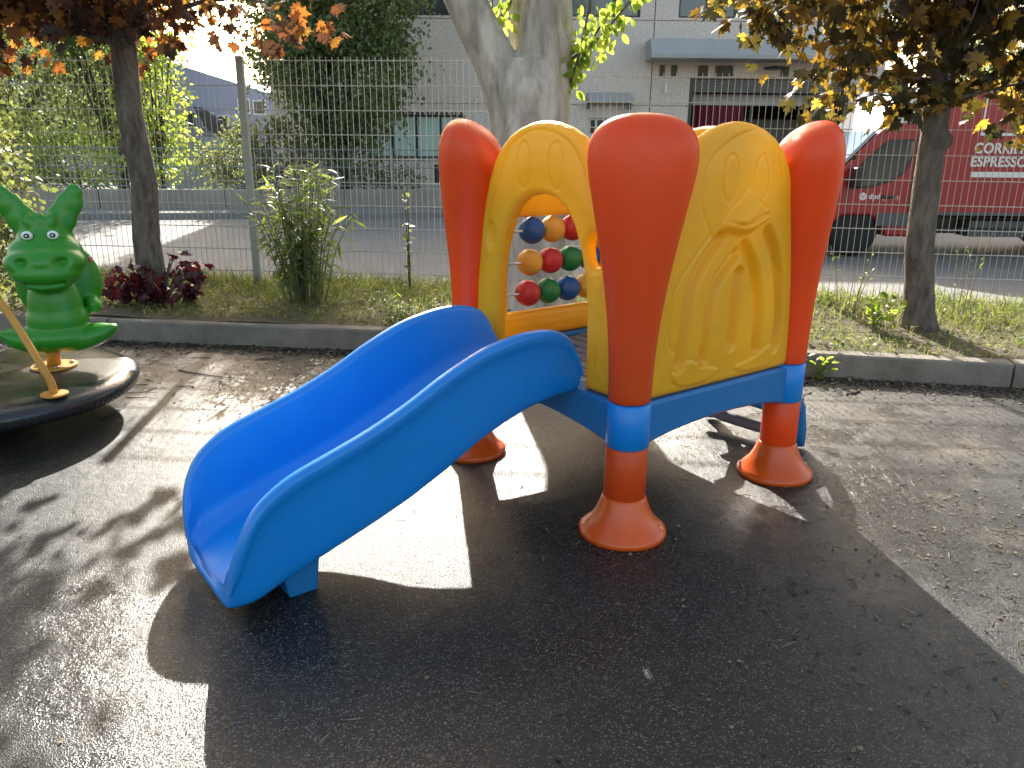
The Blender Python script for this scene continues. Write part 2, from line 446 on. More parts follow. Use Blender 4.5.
# pillars
prof_p = [(.535, .078, .078), (.545, .081, .081), (.62, .081, .081), (.7, .084, .084), (.83, .094, .090), (.95, .110, .102), (1.05, .126, .114),
          (1.15, .145, .126), (1.25, .165, .137), (1.33, .181, .142), (1.39, .190, .141), (1.44, .190, .132), (1.48, .178, .115), (1.51, .156, .092),
          (1.532, .124, .067), (1.546, .086, .042), (1.553, .040, .020), (1.554, .001, .001)]
def pillar_mesh():
    mb = MB(); secs = []
    for z, wt, wr in prof_p:
        ring = []
        k = max(0, min(1, (z - .7) / .6))
        for i in range(48):
            a = 2 * math.pi * i / 48
            ca, sa = math.cos(a), math.sin(a)
            e = 1 - .12 * k
            ring.append((math.copysign(abs(ca) ** e, ca) * wr + np.interp(z, [.7, 1.3, 1.42, 1.5, 1.554], [0, -.012, -.008, .010, .034]), math.copysign(abs(sa) ** e, sa) * wt, z))
        secs.append(ring)
    mb.loft(secs); return mb
def collar(mb, z0, z1, r, b=.006):
    mb.lathe([(r - b, z0), (r, z0 + b), (r, z1 - b), (r - b, z1)], 48)
pill0 = None
for i, (x, y, a) in enumerate([(0, 0, -135), (W_, 0, -45), (0, D_, 135), (W_, D_, 45)]):
    if pill0 is None:
        p = pillar_mesh().build('pillar', M['orange'], PH, smooth=True)
        s = p.modifiers.new('s', 'SUBSURF'); s.levels = 1; s.render_levels = 1
        m_ = MB(); collar(m_, .362, .537, .0825); m_.build('collar', M['blue'], p, smooth=True, bevel=0)
        m_ = MB(); collar(m_, .145, .364, .0805, .004); m_.build('leg', M['orange'], p, smooth=True)
        m_ = MB(); m_.lathe([(.168, 0), (.170, .012), (.168, .024), (.155, .034), (.138, .050), (.120, .072), (.106, .098), (.095, .125), (.0865, .15), (.083, .158), (.078, .160)], 64)
        m_.build('foot', M['foot_orange'], p, smooth=True)
        pill0 = p
    else: p = copy_tree(pill0, PH)
    p.location = (x, y, 0); p.rotation_euler = (0, 0, R(a))

# beams, gently arched below
def beam(name, x0, x1, thick, parent, loc, rz):
    mb = MB(); n = 20; secs = []
    for i in range(n + 1):
        t = i / n; x = x0 + (x1 - x0) * t; zb = .345 + .06 * (1 - (2 * t - 1) ** 4)
        zb = .352 + .05 * math.sin(math.pi * t) ** .6
        h = thick / 2; b = .012
        secs.append([(x, -h + b, zb), (x, h - b, zb), (x, h, zb + b), (x, h, .530 - b), (x, h - b, .530), (x, -h + b, .530), (x, -h, .530 - b), (x, -h, zb + b)])
    mb.loft(secs); o = mb.build(name, M['deepblue'], parent); o.location = loc; o.rotation_euler = (0, 0, rz); return o
for loc, rz, L_ in [((0, 0, 0), 0, W_), ((0, D_, 0), 0, W_), ((0, 0, 0), R(90), D_), ((W_, 0, 0), R(90), D_)]:
    beam('beam', .05, L_ - .05, .10, PH, loc, rz)
# platform with drain slots
pm = MB()
xs = np.linspace(.05, W_ - .05, 12)
pm.box(.05, W_ - .05, .05, D_ - .05, .478, .500)
for i in range(11):
    x0, x1 = xs[i] + .004, xs[i + 1] - .004
    for j in range(5):
        y0 = .06 + (D_ - .12) * j / 5; y1 = y0 + (D_ - .12) / 5 - .03 + .02 * (i % 2)
        pm.box(x0, x1 - .006, y0, y1, .500, .522)
pm.build('platform', M['platform'], PH, bevel=.003)

# relief panels as height fields with rolled edges
HWP = [(.53, .455), (.70, .452), (.85, .445), (1.0, .425), (1.1, .410), (1.2, .390), (1.3, .358), (1.38, .318), (1.44, .270), (1.485, .213), (1.513, .152), (1.530, .088), (1.538, .03)]
def smooth_poly(pts, n=4):
    for _ in range(n):
        q = []
        for i, p in enumerate(pts):
            r = pts[(i + 1) % len(pts)]
            q += [(.75 * p[0] + .25 * r[0], .75 * p[1] + .25 * r[1]), (.25 * p[0] + .75 * r[0], .25 * p[1] + .75 * r[1])]
        pts = q
    return pts
def outline():
    L_ = [(-w_, z) for z, w_ in HWP]; Rr = [(w_, z) for z, w_ in HWP]
    return [(-.455, .53)] + L_ + Rr[::-1]
def sdf_poly(P, poly):
    poly = np.array(poly); A = poly; B = np.roll(poly, -1, 0)
    best = np.full(len(P), 1e9); inside = np.zeros(len(P), bool)
    for a, b in zip(A, B):
        d = b - a; l2 = d @ d
        if l2 < 1e-14: continue
        t = np.clip(((P - a) @ d) / l2, 0, 1); q = P - a - t[:, None] * d
        best = np.minimum(best, (q ** 2).sum(1))
        c = (a[1] > P[:, 1]) != (b[1] > P[:, 1])
        xi = a[0] + (P[:, 1] - a[1]) * (b[0] - a[0]) / (b[1] - a[1] if abs(b[1] - a[1]) > 1e-12 else 1e-12)
        inside ^= c & (P[:, 0] < xi)
    return np.where(inside, 1, -1) * np.sqrt(best)
def d_line(P, pts):
    best = np.full(len(P), 1e9); pts = np.array(pts, float)
    for a, b in zip(pts[:-1], pts[1:]):
        d = b - a; t = np.clip(((P - a) @ d) / (d @ d), 0, 1); q = P - a - t[:, None] * d
        best = np.minimum(best, (q ** 2).sum(1))
    return np.sqrt(best)
def catmull(pts, n=8):
    pts = [np.array(p, float) for p in pts]; P = [2 * pts[0] - pts[1]] + pts + [2 * pts[-1] - pts[-2]]; o = []
    for i in range(1, len(P) - 2):
        for k in range(n):
            t = k / n; a, b, c, d = P[i - 1:i + 3]
            o.append(.5 * (2 * b + (c - a) * t + (2 * a - 5 * b + 4 * c - d) * t * t + (3 * b - a - 3 * c + d) * t ** 3))
    o.append(pts[-1]); return o
def ell(c, rx, rz, n=40): return [(c[0] + rx * math.cos(2 * math.pi * k / n), c[1] + rz * math.sin(2 * math.pi * k / n)) for k in range(n + 1)]
def ss(x, a, b): t = np.clip((x - a) / (b - a), 0, 1); return t * t * (3 - 2 * t)

def relief_panel(name, inside_fn, relief_fn, parent, T=.034, cell=.006, back_relief=False):
    ax = np.arange(-.48, .4801, cell); az = np.arange(.51, 1.57, cell)
    X, Z = np.meshgrid(ax, az, indexing='ij'); P = np.stack([X.ravel(), Z.ravel()], 1)
    f = inside_fn(P); G = f.reshape(X.shape)
    fc = (G[:-1, :-1] + G[1:, :-1] + G[:-1, 1:] + G[1:, 1:]) / 4
    keep = fc > 0
    nxx, nzz = X.shape
    idx = np.arange(nxx * nzz).reshape(nxx, nzz)
    ii, jj = np.nonzero(keep)
    quads = np.stack([idx[ii, jj], idx[ii + 1, jj], idx[ii + 1, jj + 1], idx[ii, jj + 1]], 1)
    cnt = np.zeros(nxx * nzz, int); np.add.at(cnt, quads.ravel(), 1)
    used = cnt > 0; border = used & (cnt < 4)
    b = np.nonzero(border)[0]
    for _ in range(3):
        e = 1e-4; p = P[b]; f0 = inside_fn(p)
        gx = (inside_fn(p + [e, 0]) - f0) / e; gz = (inside_fn(p + [0, e]) - f0) / e
        g2 = np.maximum(gx * gx + gz * gz, .3)
        st = np.clip(f0 / g2, -cell, cell)
        P[b] = p - np.stack([gx * st, gz * st], 1)
    ids = np.nonzero(used)[0]; P_ = P[ids]; d = np.maximum(inside_fn(P_), 0); d[border[ids]] = 0
    r = T; rnd = np.sqrt(np.maximum(r * r - (r - np.minimum(d, r)) ** 2, 0))
    fr = rnd + relief_fn(P_, d) * (d > 0); bk = -rnd + (-relief_fn(P_, d) * (d > 0) if back_relief else 0)
    mp = np.full(nxx * nzz, -1); mp[ids] = np.arange(len(ids)); n = len(ids)
    bord = border[ids]
    mpb = np.arange(n) + n; mpb[bord] = np.arange(n)[bord]
    V = np.concatenate([np.stack([P_[:, 0], -fr, P_[:, 1]], 1), np.stack([P_[:, 0], -bk, P_[:, 1]], 1)])
    q = mp[quads]; qb = mpb[q][:, ::-1]
    me = fast_mesh(name, V, np.concatenate([q, qb]))
    bm = bmesh.new(); bm.from_mesh(me)
    bmesh.ops.delete(bm, geom=[v for v in bm.verts if not v.link_faces], context='VERTS'); bm.to_mesh(me); bm.free()
    return link(name, me, M['yellow'], parent, smooth=True)

OUT = outline()
def out_sdf(P): return sdf_poly(P, OUT)
groove = lambda P, pts, w_, dep: -dep * np.exp(-(d_line(P, pts) / w_) ** 2)

# 1: bird relief on the long side facing right of the picture  (x measured from the panel's middle)
sh = lambda pts: [(x - .525, z) for x, z in pts]
G1 = [sh(g) for g in ([(.425, 1.115), (.35, 1.045), (.293, .957), (.262, .816), (.243, .646)], [(.528, 1.05), (.455, .985), (.418, .929), (.392, .8), (.383, .649)],
      [(.557, .972), (.549, .883), (.548, .78), (.546, .690)], [(.575, 1.075), (.63, 1.01), (.668, .93), (.703, .806), (.710, .645)],
      [(.716, 1.121), (.78, 1.03), (.823, .908), (.852, .77), (.847, .643)])]
G1 = [catmull(g, 6) for g in G1]
GW = [.029, .028, .030, .031, .031]
headc = catmull(sh([(.80, 1.32), (.73, 1.45), (.62, 1.505), (.52, 1.495), (.42, 1.455), (.345, 1.40), (.30, 1.307), (.305, 1.229), (.379, 1.121)]), 8)
wingl = catmull(sh([(.36, 1.13), (.25, 1.02), (.191, .928), (.174, .811), (.178, .748), (.2, .712), (.225, .711)]), 6)
wingr = catmull(sh([(.80, 1.02), (.86, .904), (.893, .784), (.895, .711)]), 6)
foot1 = smooth_poly(sh([(.200, .61), (.232, .647), (.30, .665), (.36, .64), (.41, .62), (.50, .60), (.451, .56), (.301, .552), (.226, .575)]), 2)
foot2 = smooth_poly(sh([(.575, .592), (.66, .605), (.74, .625), (.80, .662), (.887, .632), (.84, .56), (.70, .552), (.62, .56)]), 2)
beak = smooth_poly(sh([(.415, 1.16), (.46, 1.215), (.53, 1.255), (.578, 1.30), (.63, 1.262), (.695, 1.235), (.715, 1.185), (.65, 1.15), (.571, 1.115), (.48, 1.125)]), 2)
def relief_bird(P, d):
    h = np.zeros(len(P))
    for g, w_ in zip(G1, GW):
        h -= .034 * (1 - ss(d_line(P, g), w_ * .25, w_ * 1.25))
    for e in (ell((.455 - .525, 1.335), .044, .085), ell((.645 - .525, 1.335), .046, .085)): h += groove(P, e, .0045, .0045)
    h += groove(P, headc, .005, .005) + groove(P, wingl, .005, .0055) + groove(P, wingr, .005, .005)
    for fpoly in (foot1, foot2):
        h += .007 * ss(sdf_poly(P, fpoly), -.006, .006) + groove(P, fpoly + fpoly[:1], .005, .004)
    sb = sdf_poly(P, beak)
    h += .052 * ss(sb, -.004, .05) ** .8
    mouth = catmull(sh([(.455, 1.175), (.53, 1.165), (.61, 1.195), (.685, 1.205)]), 6)
    h += groove(P, mouth, .008, .016)
    h += .010 * ss(d, .03, .16)
    return h
o = relief_panel('bird_panel', out_sdf, relief_bird, PH); o.location = (W_ / 2, -.005, 0)
o['label'] = 'yellow panel with a raised bird: eyes, beak and feathered wings'

# 2: arch panels with a doorway (slide side and entry side)
ARCH = [(-.288, .50), (-.288, .72), (-.283, .85), (-.268, .96), (-.240, 1.06), (-.20, 1.15), (-.15, 1.21), (-.08, 1.25), (0, 1.262)]
ARCH = ARCH + [(-x, z) for x, z in ARCH[-2::-1]]
OVL = [smooth_poly(ell((s * .325, 1.075), .040, .068, 14)[:-1], 1) for s in (-1, 1)]
def in_arch(P):
    f = np.minimum(out_sdf(P), -sdf_poly(P, ARCH))
    for o_ in OVL[1:]: f = np.minimum(f, -sdf_poly(P, o_))
    return f
ridge = catmull([(-.375, 1.06), (-.33, 1.2), (-.275, 1.32), (-.2, 1.43), (-.1, 1.488), (0, 1.503), (.1, 1.488), (.2, 1.43), (.275, 1.32), (.33, 1.2), (.375, 1.06)], 8)
def relief_arch(P, d):
    h = .008 * ss(d, .03, .12)
    for e in (ell((-.10, 1.37), .042, .088), ell((.10, 1.37), .042, .088)):
        h += groove(P, e, .0045, .0045)
    h += groove(P, ridge, .006, .005)
    h += -.020 * ss(sdf_poly(P, OVL[0]), -.004, .022)
    h += groove(P, catmull([(.35, .62), (.36, .8), (.355, .93)], 4), .005, .004)
    return h
o = relief_panel('arch_panel', in_arch, relief_arch, PH); o.location = (.005, D_ / 2 - .005, 0); o.rotation_euler = (0, 0, R(-90))
o['label'] = 'yellow arched panel with two eyes above the slide opening'
o2 = o.copy(); col.objects.link(o2); o2.parent = PH; o2.location = (W_ - .005, D_ / 2, 0); o2.rotation_euler = (0, 0, R(90))
o2['label'] = 'yellow arched panel at the step, on the far side'

# 3: abacus window panel
WIN = [(-.285, .668), (-.285, 1.118), (.285, 1.118), (.285, .668)]
def in_win(P): return np.minimum(out_sdf(P), -sdf_poly(P, WIN))
def relief_win(P, d): return .004 * ss(d, .02, .08)
ab = relief_panel('abacus_panel', in_win, relief_win, PH, back_relief=True); ab.location = (W_ / 2, D_ - .0, 0)
ab['label'] = 'yellow panel with a square window holding three rows of coloured beads'
rows = [(1.052, ['bead_blue', 'bead_yellow', 'bead_red', 'bead_green']), (.900, ['bead_yellow', 'bead_red', 'bead_green', 'bead_blue']), (.750, ['bead_red', 'bead_green', 'bead_blue', 'bead_yellow'])]
for k, (z, cs) in enumerate(rows):
    MB().tube([(-.29, 0, z), (.29, 0, z)], .006, 10).build('rod', M['steel_dark'], ab, smooth=True)
    for j, c in enumerate(cs):
        b = MB().lathe([(.006, -.058)] + [(.0645 * math.sin(t), -.0645 * math.cos(t)) for t in np.linspace(.38, math.pi - .38, 18)] + [(.006, .058)], 32)
        ob = b.build('bead', M[c], ab, smooth=True); ob.rotation_euler = (0, R(90), 0); ob.location = (-.132 + .010 * k * (-1) + .129 * j, 0, z)
        ob['label'] = c.split('_')[1] + ' ball bead'

# bolts on beams
bb = MB()
# ------------------------------------------------------------------ slide
rim = [(.00, .60), (-.02, .665), (-.06, .74), (-.11, .775), (-.18, .793), (-.28, .795), (-.38, .780), (-.48, .755), (-.63, .692), (-.77, .620), (-.92, .556), (-1.07, .505), (-1.18, .468), (-1.26, .425), (-1.32, .372), (-1.36, .300), (-1.385, .22), (-1.395, .15), (-1.395, .10)]
und = [(.00, .515), (-.12, .508), (-.24, .488), (-.36, .450), (-.47, .405), (-.62, .325), (-.77, .255), (-.92, .200), (-1.07, .150), (-1.2, .108), (-1.3, .065), (-1.39, .025)]
rim = np.array(catmull([(a, b) for a, b in rim], 6)); und = np.array(und)[::-1]
def rim_z(t):   # arc-length parameter
    s = np.r_[0, np.cumsum(np.hypot(*np.diff(rim, axis=0).T))]; s /= s[-1]
    return np.interp(t, s, rim[:, 0]), np.interp(t, s, rim[:, 1])
sm = MB(); secs = []
NT = 90
for i in range(NT + 1):
    t = i / NT
    xr, zr = rim_z(t)
    # bottom station runs a little ahead so that sections fan round the nose
    xb = -1.39 * (t ** .93) if t < 1 else -1.39
    xb = min(0, xr * .985) if t < .80 else -(1.0 + 0) * np.interp(t, [.80, 1], [-rim_z(.8)[0] * .985, 1.405])
    zb = np.interp(xb, und[:, 0], und[:, 1])
    fl = zb + .040
    # nose: walls curl inwards
    k = np.clip((t - .86) / .14, 0, 1); k = k * k
    hw = .300 - .075 * k
    thick = .045
    c = hw - thick                       # inner wall top
    def P(y, h):                          # h: 0 floor .. 1 rim ; shear between bottom and rim stations
        z = fl + (zr - fl) * h; x = xb + (xr - xb) * max(0, h); return (x, y, z)
    H = max(zr - fl, .012)
    r_ = min(.09, H * .8, c * .5)
    pts = []
    def hh(z): return (z - fl) / H if H > 1e-6 else 0
    half = []
    # inner floor to wall with fillet
    half.append((0, fl)); half.append((c * .35, fl + .001)); half.append((c - r_ - .02, fl + .004))
    for a in np.linspace(15, 90, 6): half.append((c - .012 - r_ + r_ * math.sin(R(a)), fl + r_ * (1 - math.cos(R(a)))))
    half.append((c - .006, fl + r_ + (zr - fl - r_) * .5 if H > r_ else fl + H * .7)); half.append((c, zr - min(.03, H * .3)))
    rr = thick / 2 + .004
    for a in np.linspace(170, -10, 9): half.append((c + rr + rr * math.cos(R(a)), zr - rr * .9 + rr * .9 * math.sin(R(a)) if H > .06 else zr - H * .4 + H * .4 * math.sin(R(a))))
    lip = min(.05, H * .35)
    half.append((hw + .006, zr - lip)); half.append((hw - .006, zr - lip - min(.012, H * .05)))
    half.append((hw - .008, zb + (zr - zb) * .5)); half.append((hw - .012, zb + .035)); 
    half.append((hw - .022, zb + .012)); half.append((hw - .045, zb)); half.append((hw * .5, zb)); half.append((0, zb))
    ring = []
    for y, z in half: 
        h = np.clip((z - zb) / max(zr - zb, 1e-3), 0, 1); ring.append((xb + (xr - xb) * h, y, z))
    for y, z in half[-2:0:-1]:
        h = np.clip((z - zb) / max(zr - zb, 1e-3), 0, 1); ring.append((xb + (xr - xb) * h, -y, z))
    secs.append(ring)
sm.loft(secs)
sl_o = sm.build('slide', M['blue'], PH, smooth=True); sl_o.location = (-.035, .522, 0)
s = sl_o.modifiers.new('s', 'SUBSURF'); s.levels = 1; s.render_levels = 1
fb = MB(); fb.prism([(-1.10, .0), (-1.20, .0), (-1.225, .12), (-1.08, .17)], 'y', -.22, .22)
fb.build('support_foot', M['deepblue'], sl_o, bevel=.01)

# step at the far opening
st = empty('step', (W_, .42, 0)); st.parent = PH
a_ = [(.04, -.30, .40), (.12, -.30, .40), (.24, -.30, .33), (.33, -.30, .22), (.36, -.30, .10), (.36, -.30, .02)]
b_ = [(x, .24, z) for x, y, z in a_]
MB().tube([(x, y, z) for x, y, z in a_], .036, 16).build('side_rail', M['deepblue'], st, smooth=True)
MB().tube(b_, .036, 16).build('side_rail', M['deepblue'], st, smooth=True)
MB().box(.16, .42, -.27, .21, .215, .25).build('tread', M['blue'], st, bevel=.012)
MB().tube([(.34, -.28, .075), (.30, -.1, .07), (.28, .1, .075), (.25, .23, .10)], .03, 14).build('cross_bar', M['grey_plastic'], st, smooth=True)

# ------------------------------------------------------------------ CAROUSEL
CR = empty('rubber_carousel', (-2.76, 4.0, 0), 0, 'round black rubber roundabout with a green long eared animal seat', 'roundabout')
M['rubber'] = mat('black_rubber', (.018, .018, .02), .3, base2=(.032, .032, .033), var=.2, vscale=3, bump=.002, bscale=70)
# wet film on the disc: puddles are mirror smooth
def disc_mat():
    m = M['rubber']; N = m.node_tree.nodes; K = m.node_tree.links
    tc = next(n for n in N if n.type == 'TEX_COORD')
    n = N.new('ShaderNodeTexNoise'); n.inputs['Scale'].default_value = 2.3; n.inputs['Detail'].default_value = 2
    r = N.new('ShaderNodeValToRGB'); r.color_ramp.elements[0].position = .50; r.color_ramp.elements[1].position = .54
    r.color_ramp.elements[0].color = (.36,) * 3 + (1,); r.color_ramp.elements[1].color = (.02,) * 3 + (1,)
    K.new(tc.outputs['Object'], n.inputs['Vector']); K.new(n.outputs[0], r.inputs[0]); K.new(r.outputs[0], N['Principled BSDF'].inputs['Roughness'])
disc_mat()
def disc_mesh():
    prof = [(.10, .10), (.35, .115), (.60, .13), (.685, .145), (.705, .165), (.715, .19), (.712, .21), (.70, .228), (.675, .243), (.63, .254), (.55, .258), (.3, .255), (.05, .255)]
    mb = MB(); n = 480; v = []; f = []
    for i, (r, z) in enumerate(prof):
        for k in range(n):
            a = 2 * math.pi * k / n; rr = r
            if 2 <= i <= 4: rr = r - .006 * (k % 4 in (0, 1))
            v.append((rr * math.cos(a), rr * math.sin(a), z))
    for i in range(len(prof) - 1):
        for k in range(n): f.append((i * n + k, i * n + (k + 1) % n, (i + 1) * n + (k + 1) % n, (i + 1) * n + k))
    f += [tuple(range(n))[::-1], tuple(range((len(prof) - 1) * n, len(prof) * n))]
    return mb.add(v, f)
d_o = disc_mesh().build('disc', M['rubber'], CR, smooth=True)
MB().lathe([(.16, 0), (.15, .03), (.09, .05), (.08, .115)], 32).build('pivot', M['black'], CR, smooth=True)
fx, fyy = .25, .17         # seat position on the disc
MB().lathe([(.115, .258), (.115, .268), (.03, .270)], 32, (fx, fyy, 0)).build('flange', M['mustard'], CR)
MB().tube([(fx, fyy, .265), (fx + .0, fyy, .42)], .036, 20).build('seat_post', M['mustard'], CR, smooth=True)
for k in range(4):
    MB().lathe([(.012, .270), (.012, .280), (.002, .282)], 8, (fx + .085 * math.cos(k * 1.57 + .6), fyy + .085 * math.sin(k * 1.57 + .6), 0)).build('bolt', M['steel_dark'], CR)
# curved grab rail
h0 = (.53, -.335)
MB().lathe([(.062, .258), (.062, .267), (.02, .269)], 24, (*h0, 0)).build('rail_flange', M['mustard'], CR)
pts = [(h0[0], h0[1], .262), (h0[0] - .01, h0[1], .33), (h0[0] - .035, h0[1] - .0, .385), (h0[0] - .07, h0[1] + .02, .44), (h0[0] - .20, h0[1] + .10, .60), (h0[0] - .29, h0[1] + .14, .70), (h0[0] - .40, h0[1] + .2, .75), (h0[0] - .7, h0[1] + .3, .75)]
pts = [tuple(p) for p in catmull(pts, 5)]
MB().tube(pts, .0185, 14).build('grab_rail', M['mustard'], CR, smooth=True)

def animal():
    # local frame: facing -y, z up from the disc's floor
    q = lambda ax, a: Matrix.Rotation(R(a), 3, ax)
    mb = MB()
    mb.sphere((0, .00, .64), (.132, .10, .20))                   # neck column
    mb.sphere((0, .0, .57), (.15, .11, .13))
    mb.sphere((.01, .13, .75), (.21, .075, .235))                # back shell
    mb.sphere((0, .00, .485), (.20, .13, .082))                   # seat base
    mb.sphere((-.13, -.03, .475), (.15, .08, .062), q=q('Y', 16)); mb.sphere((.13, -.03, .475), (.15, .08, .062), q=q('Y', -16))
    mb.sphere((.235, -.04, .515), (.055, .045, .026), q=q('Y', -14)); mb.sphere((-.235, -.04, .515), (.055, .045, .026), q=q('Y', 14))
    mb.sphere((.165, .09, .63), (.038, .06, .05), q=q('Y', -30))
    mb.sphere((0, .02, .98), (.135, .12, .13))                    # skull
    mb.sphere((0, -.03, .93), (.175, .12, .10))
    mb.sphere((0, -.085, .885), (.192, .125, .088))               # broad muzzle
    mb.sphere((0, -.10, .835), (.165, .115, .075))
    mb.sphere((0, -.10, .790), (.120, .095, .055))
    mb.sphere((0, .0, 1.06), (.115, .07, .065))                   # crown
    for s in (-1, 0, 1): mb.sphere((s * .045, -.045, 1.075), (.030, .035, .055), q=q('Y', s * 14))
    for s in (-1, 1):
        mb.sphere((s * .085, .0, 1.09), (.074, .038, .10), q=q('Y', s * 34))
        mb.sphere((s * .130, .0, 1.16), (.064, .032, .085), q=q('Y', s * 34))
        mb.sphere((s * .158, .0, 1.215), (.044, .027, .055), q=q('Y', s * 30))
    return mb
fig = organic(animal(), 'animal_seat', M['green'], CR, voxel=.008, smooth=8)
me = fig.data; n = len(me.vertices); co = np.empty(n * 3); me.vertices.foreach_get('co', co); co = co.reshape(-1, 3)
front = co[:, 1] < -.05
for s in (-1, 1):
    dd = np.hypot((co[:, 0] - s * .088) / 1.3, co[:, 2] - .895)
    co[:, 1] += front * .042 * np.exp(-(dd / .023) ** 2)
arc = co[:, 2] - (.782 + .9 * co[:, 0] ** 2)
co[:, 1] += front * (np.abs(co[:, 0]) < .085) * .018 * np.exp(-(arc / .009) ** 2)
me.vertices.foreach_set('co', co.ravel()); me.update()
fig.location = (fx + .04, fyy + .03, -.075); fig.rotation_euler = (0, 0, R(20)); fig.scale = (1.03, 1.03, 1.03)
for s in (-1, 1):
    y_ = -.105
    MB().sphere((0, 0, 0), (.026, .014, .022), 20, 12).build('eye', M['white'], fig, smooth=True).location = (s * .057, y_, 1.022)
    MB().sphere((0, -.0115, 0), (.014, .005, .012), 16, 8).build('iris', M['black'], fig, smooth=True).location = (s * .057, y_, 1.022)
    MB().sphere((0, -.0165, 0), (.005, .0025, .0045), 12, 8).build('pupil', M['white'], fig, smooth=True).location = (s * .057, y_, 1.022)
    MB().sphere((s * .200, -.07, .89), (.008, .016, .016), 14, 8).build('side_plug', M['red_dot'], fig, smooth=True)

# ------------------------------------------------------------------ FENCE beside the playground
def wire_box(mb, p, q, r):
    mb.tube([p, q], r, 4, cap=False)
FN = empty('wire_mesh_fence', (.1, 7.1, 0), 0, 'grey welded wire mesh fence with square posts along the grass strip', 'fence')
def inv(o): return Vector(o.location)
for i, ((xa, ya), (xb, yb)) in enumerate(zip(FL, FL[1:])):
    top = 2.115 if i < 3 else 1.995
    bot = .15 if i < 3 else .13
    A_ = Vector((xa, ya, 0)) - inv(FN); B_ = Vector((xb, yb, 0)) - inv(FN)
    mb = MB(); n = int((B_ - A_).length / .0535)
    t = (B_ - A_).normalized(); nn = Vector((t.y, -t.x, 0))
    for k in range(1, n):
        p = A_ + t * (k * .0535 + .01)
        wire_box(mb, p + Vector((0, 0, bot)), p + Vector((0, 0, top + .03)), .0027)
    z = top; 
    while z > bot:
        for s in (-1, 1):
            wire_box(mb, A_ + t * .02 + nn * .0055 * s + Vector((0, 0, z)), B_ - t * .02 + nn * .0055 * s + Vector((0, 0, z)), .0036)
        z -= .2013
    mb.build('mesh_panel', M['steel'], FN)
for i, (x, y) in enumerate(FL):
    top = 2.15 if i < 3 else 2.03
    x -= .1; y -= 7.1
    MB().box(x - .03, x + .03, y - .035, y + .025, -.05, top).build('post', M['post'], FN, bevel=.004)

# ------------------------------------------------------------------ street beyond
M['fence2'] = mat('painted_rail', (.20, .23, .22), .5)
# low wall and railing across the street
LWA, LWB = Vector((-30, 12.6, 0)), Vector((1.4, 18.1, 0))
def lwp(x): t = (x - LWA.x) / (LWB.x - LWA.x); return LWA + (LWB - LWA) * t
LW = empty('roadside_wall', (-9, lwp(-9).y, 0), 0, 'low rough concrete wall across the street with grey railing on top', 'wall')
mb = MB(); tt = (LWB - LWA).normalized(); nn = Vector((-tt.y, tt.x, 0)); L0 = Vector(LW.location)
x = -30.
while x < 1.3:
    p, q = lwp(x + .01) - L0, lwp(min(x + 2.4, 1.4) - .01) - L0
    mb.loft([[r + nn * a + Vector((0, 0, z)) for a, z in [(0, -.1), (0, .47), (.02, .49), (.23, .49), (.25, .47), (.25, -.1)]] for r in (p, q)])
    x += 2.4
mb.build('wall', M['oldwall'], LW)
mb = MB()
x = -30.
while x < 1.3:
    p = lwp(x) - L0 + nn * .12; wire_box(mb, p + Vector((0, 0, .49)), p + Vector((0, 0, 1.33)), .004); x += .072
for z in (.56, .94, 1.30): wire_box(mb, LWA - L0 + nn * .12 + Vector((0, 0, z)), LWB - L0 + nn * .12 + Vector((0, 0, z)), .012)
mb.build('railing', M['fence2'], LW)
x = -29.
while x < 1.3:
    p = lwp(x) - L0 + nn * .12; MB().box(p.x - .025, p.x + .025, p.y - .025, p.y + .025, .49, 1.36).build('railing_post', M['fence2'], LW); x += 2.4
# pavement kerb in front of that wall
mb = MB(); mb.loft([[r + nn * a + Vector((0, 0, z)) for a, z in [(-1.1, -.05), (-1.1, .09), (-1.08, .11), (.0, .115), (.0, -.05)]] for r in (LWA, LWB)])
M['pave'] = mat('pavement_concrete', (.24, .235, .22), .9, base2=(.17, .165, .15), var=.2, vscale=3)
tag(mb.build('pavement', M['pave']), kind='structure')
# yard behind the wall and forecourt
sheet('yard', [(-60, 15), (60, 15), (60, 80), (-60, 80)], -.016, mat('yard_paving', (.20, .19, .17), .9, base2=(.14, .135, .12), var=.2, vscale=.7))

# ------------------------------------------------------------------ grey office and garage building
def pebble_mat():
    m = mat('pebble_concrete', (.70, .63, .56), .9, base2=(.58, .525, .47), var=.3, vscale=1.0, bump=.006, bscale=55)
    nt = m.node_tree; N = nt.nodes; K = nt.links; bs = N['Principled BSDF']
    src = bs.inputs['Base Color'].links[0].from_socket
    tc = next(n for n in N if n.type == 'TEX_COORD')
    v = N.new('ShaderNodeTexNoise'); v.inputs['Scale'].default_value = 26; v.inputs['Detail'].default_value = 3
    r = N.new('ShaderNodeValToRGB'); r.color_ramp.elements[0].position = .42; r.color_ramp.elements[1].position = .6
    r.color_ramp.elements[0].color = (.86, .85, .84, 1); r.color_ramp.elements[1].color = (1.12, 1.11, 1.1, 1)
    mx = N.new('ShaderNodeMix'); mx.data_type = 'RGBA'; mx.blend_type = 'MULTIPLY'; mx.inputs[0].default_value = 1
    K.new(tc.outputs['Object'], v.inputs['Vector']); K.new(v.outputs[0], r.inputs[0]); K.new(src, mx.inputs[6]); K.new(r.outputs[0], mx.inputs[7]); K.new(mx.outputs[2], bs.inputs['Base Color'])
    return m
M['pebble'] = pebble_mat()
M['frame_dark'] = mat('dark_window_frame', (.03, .03, .032), .4)
M['frame_white'] = mat('white_window_frame', (.6, .6, .6), .4)
M['glass'] = mat('window_glass', (.05, .06, .06), .06, spec=.8)
M['mint'] = mat('mint_blind', (.52, .68, .63), .35, base2=(.44, .60, .56), var=.3, vscale=1.2)
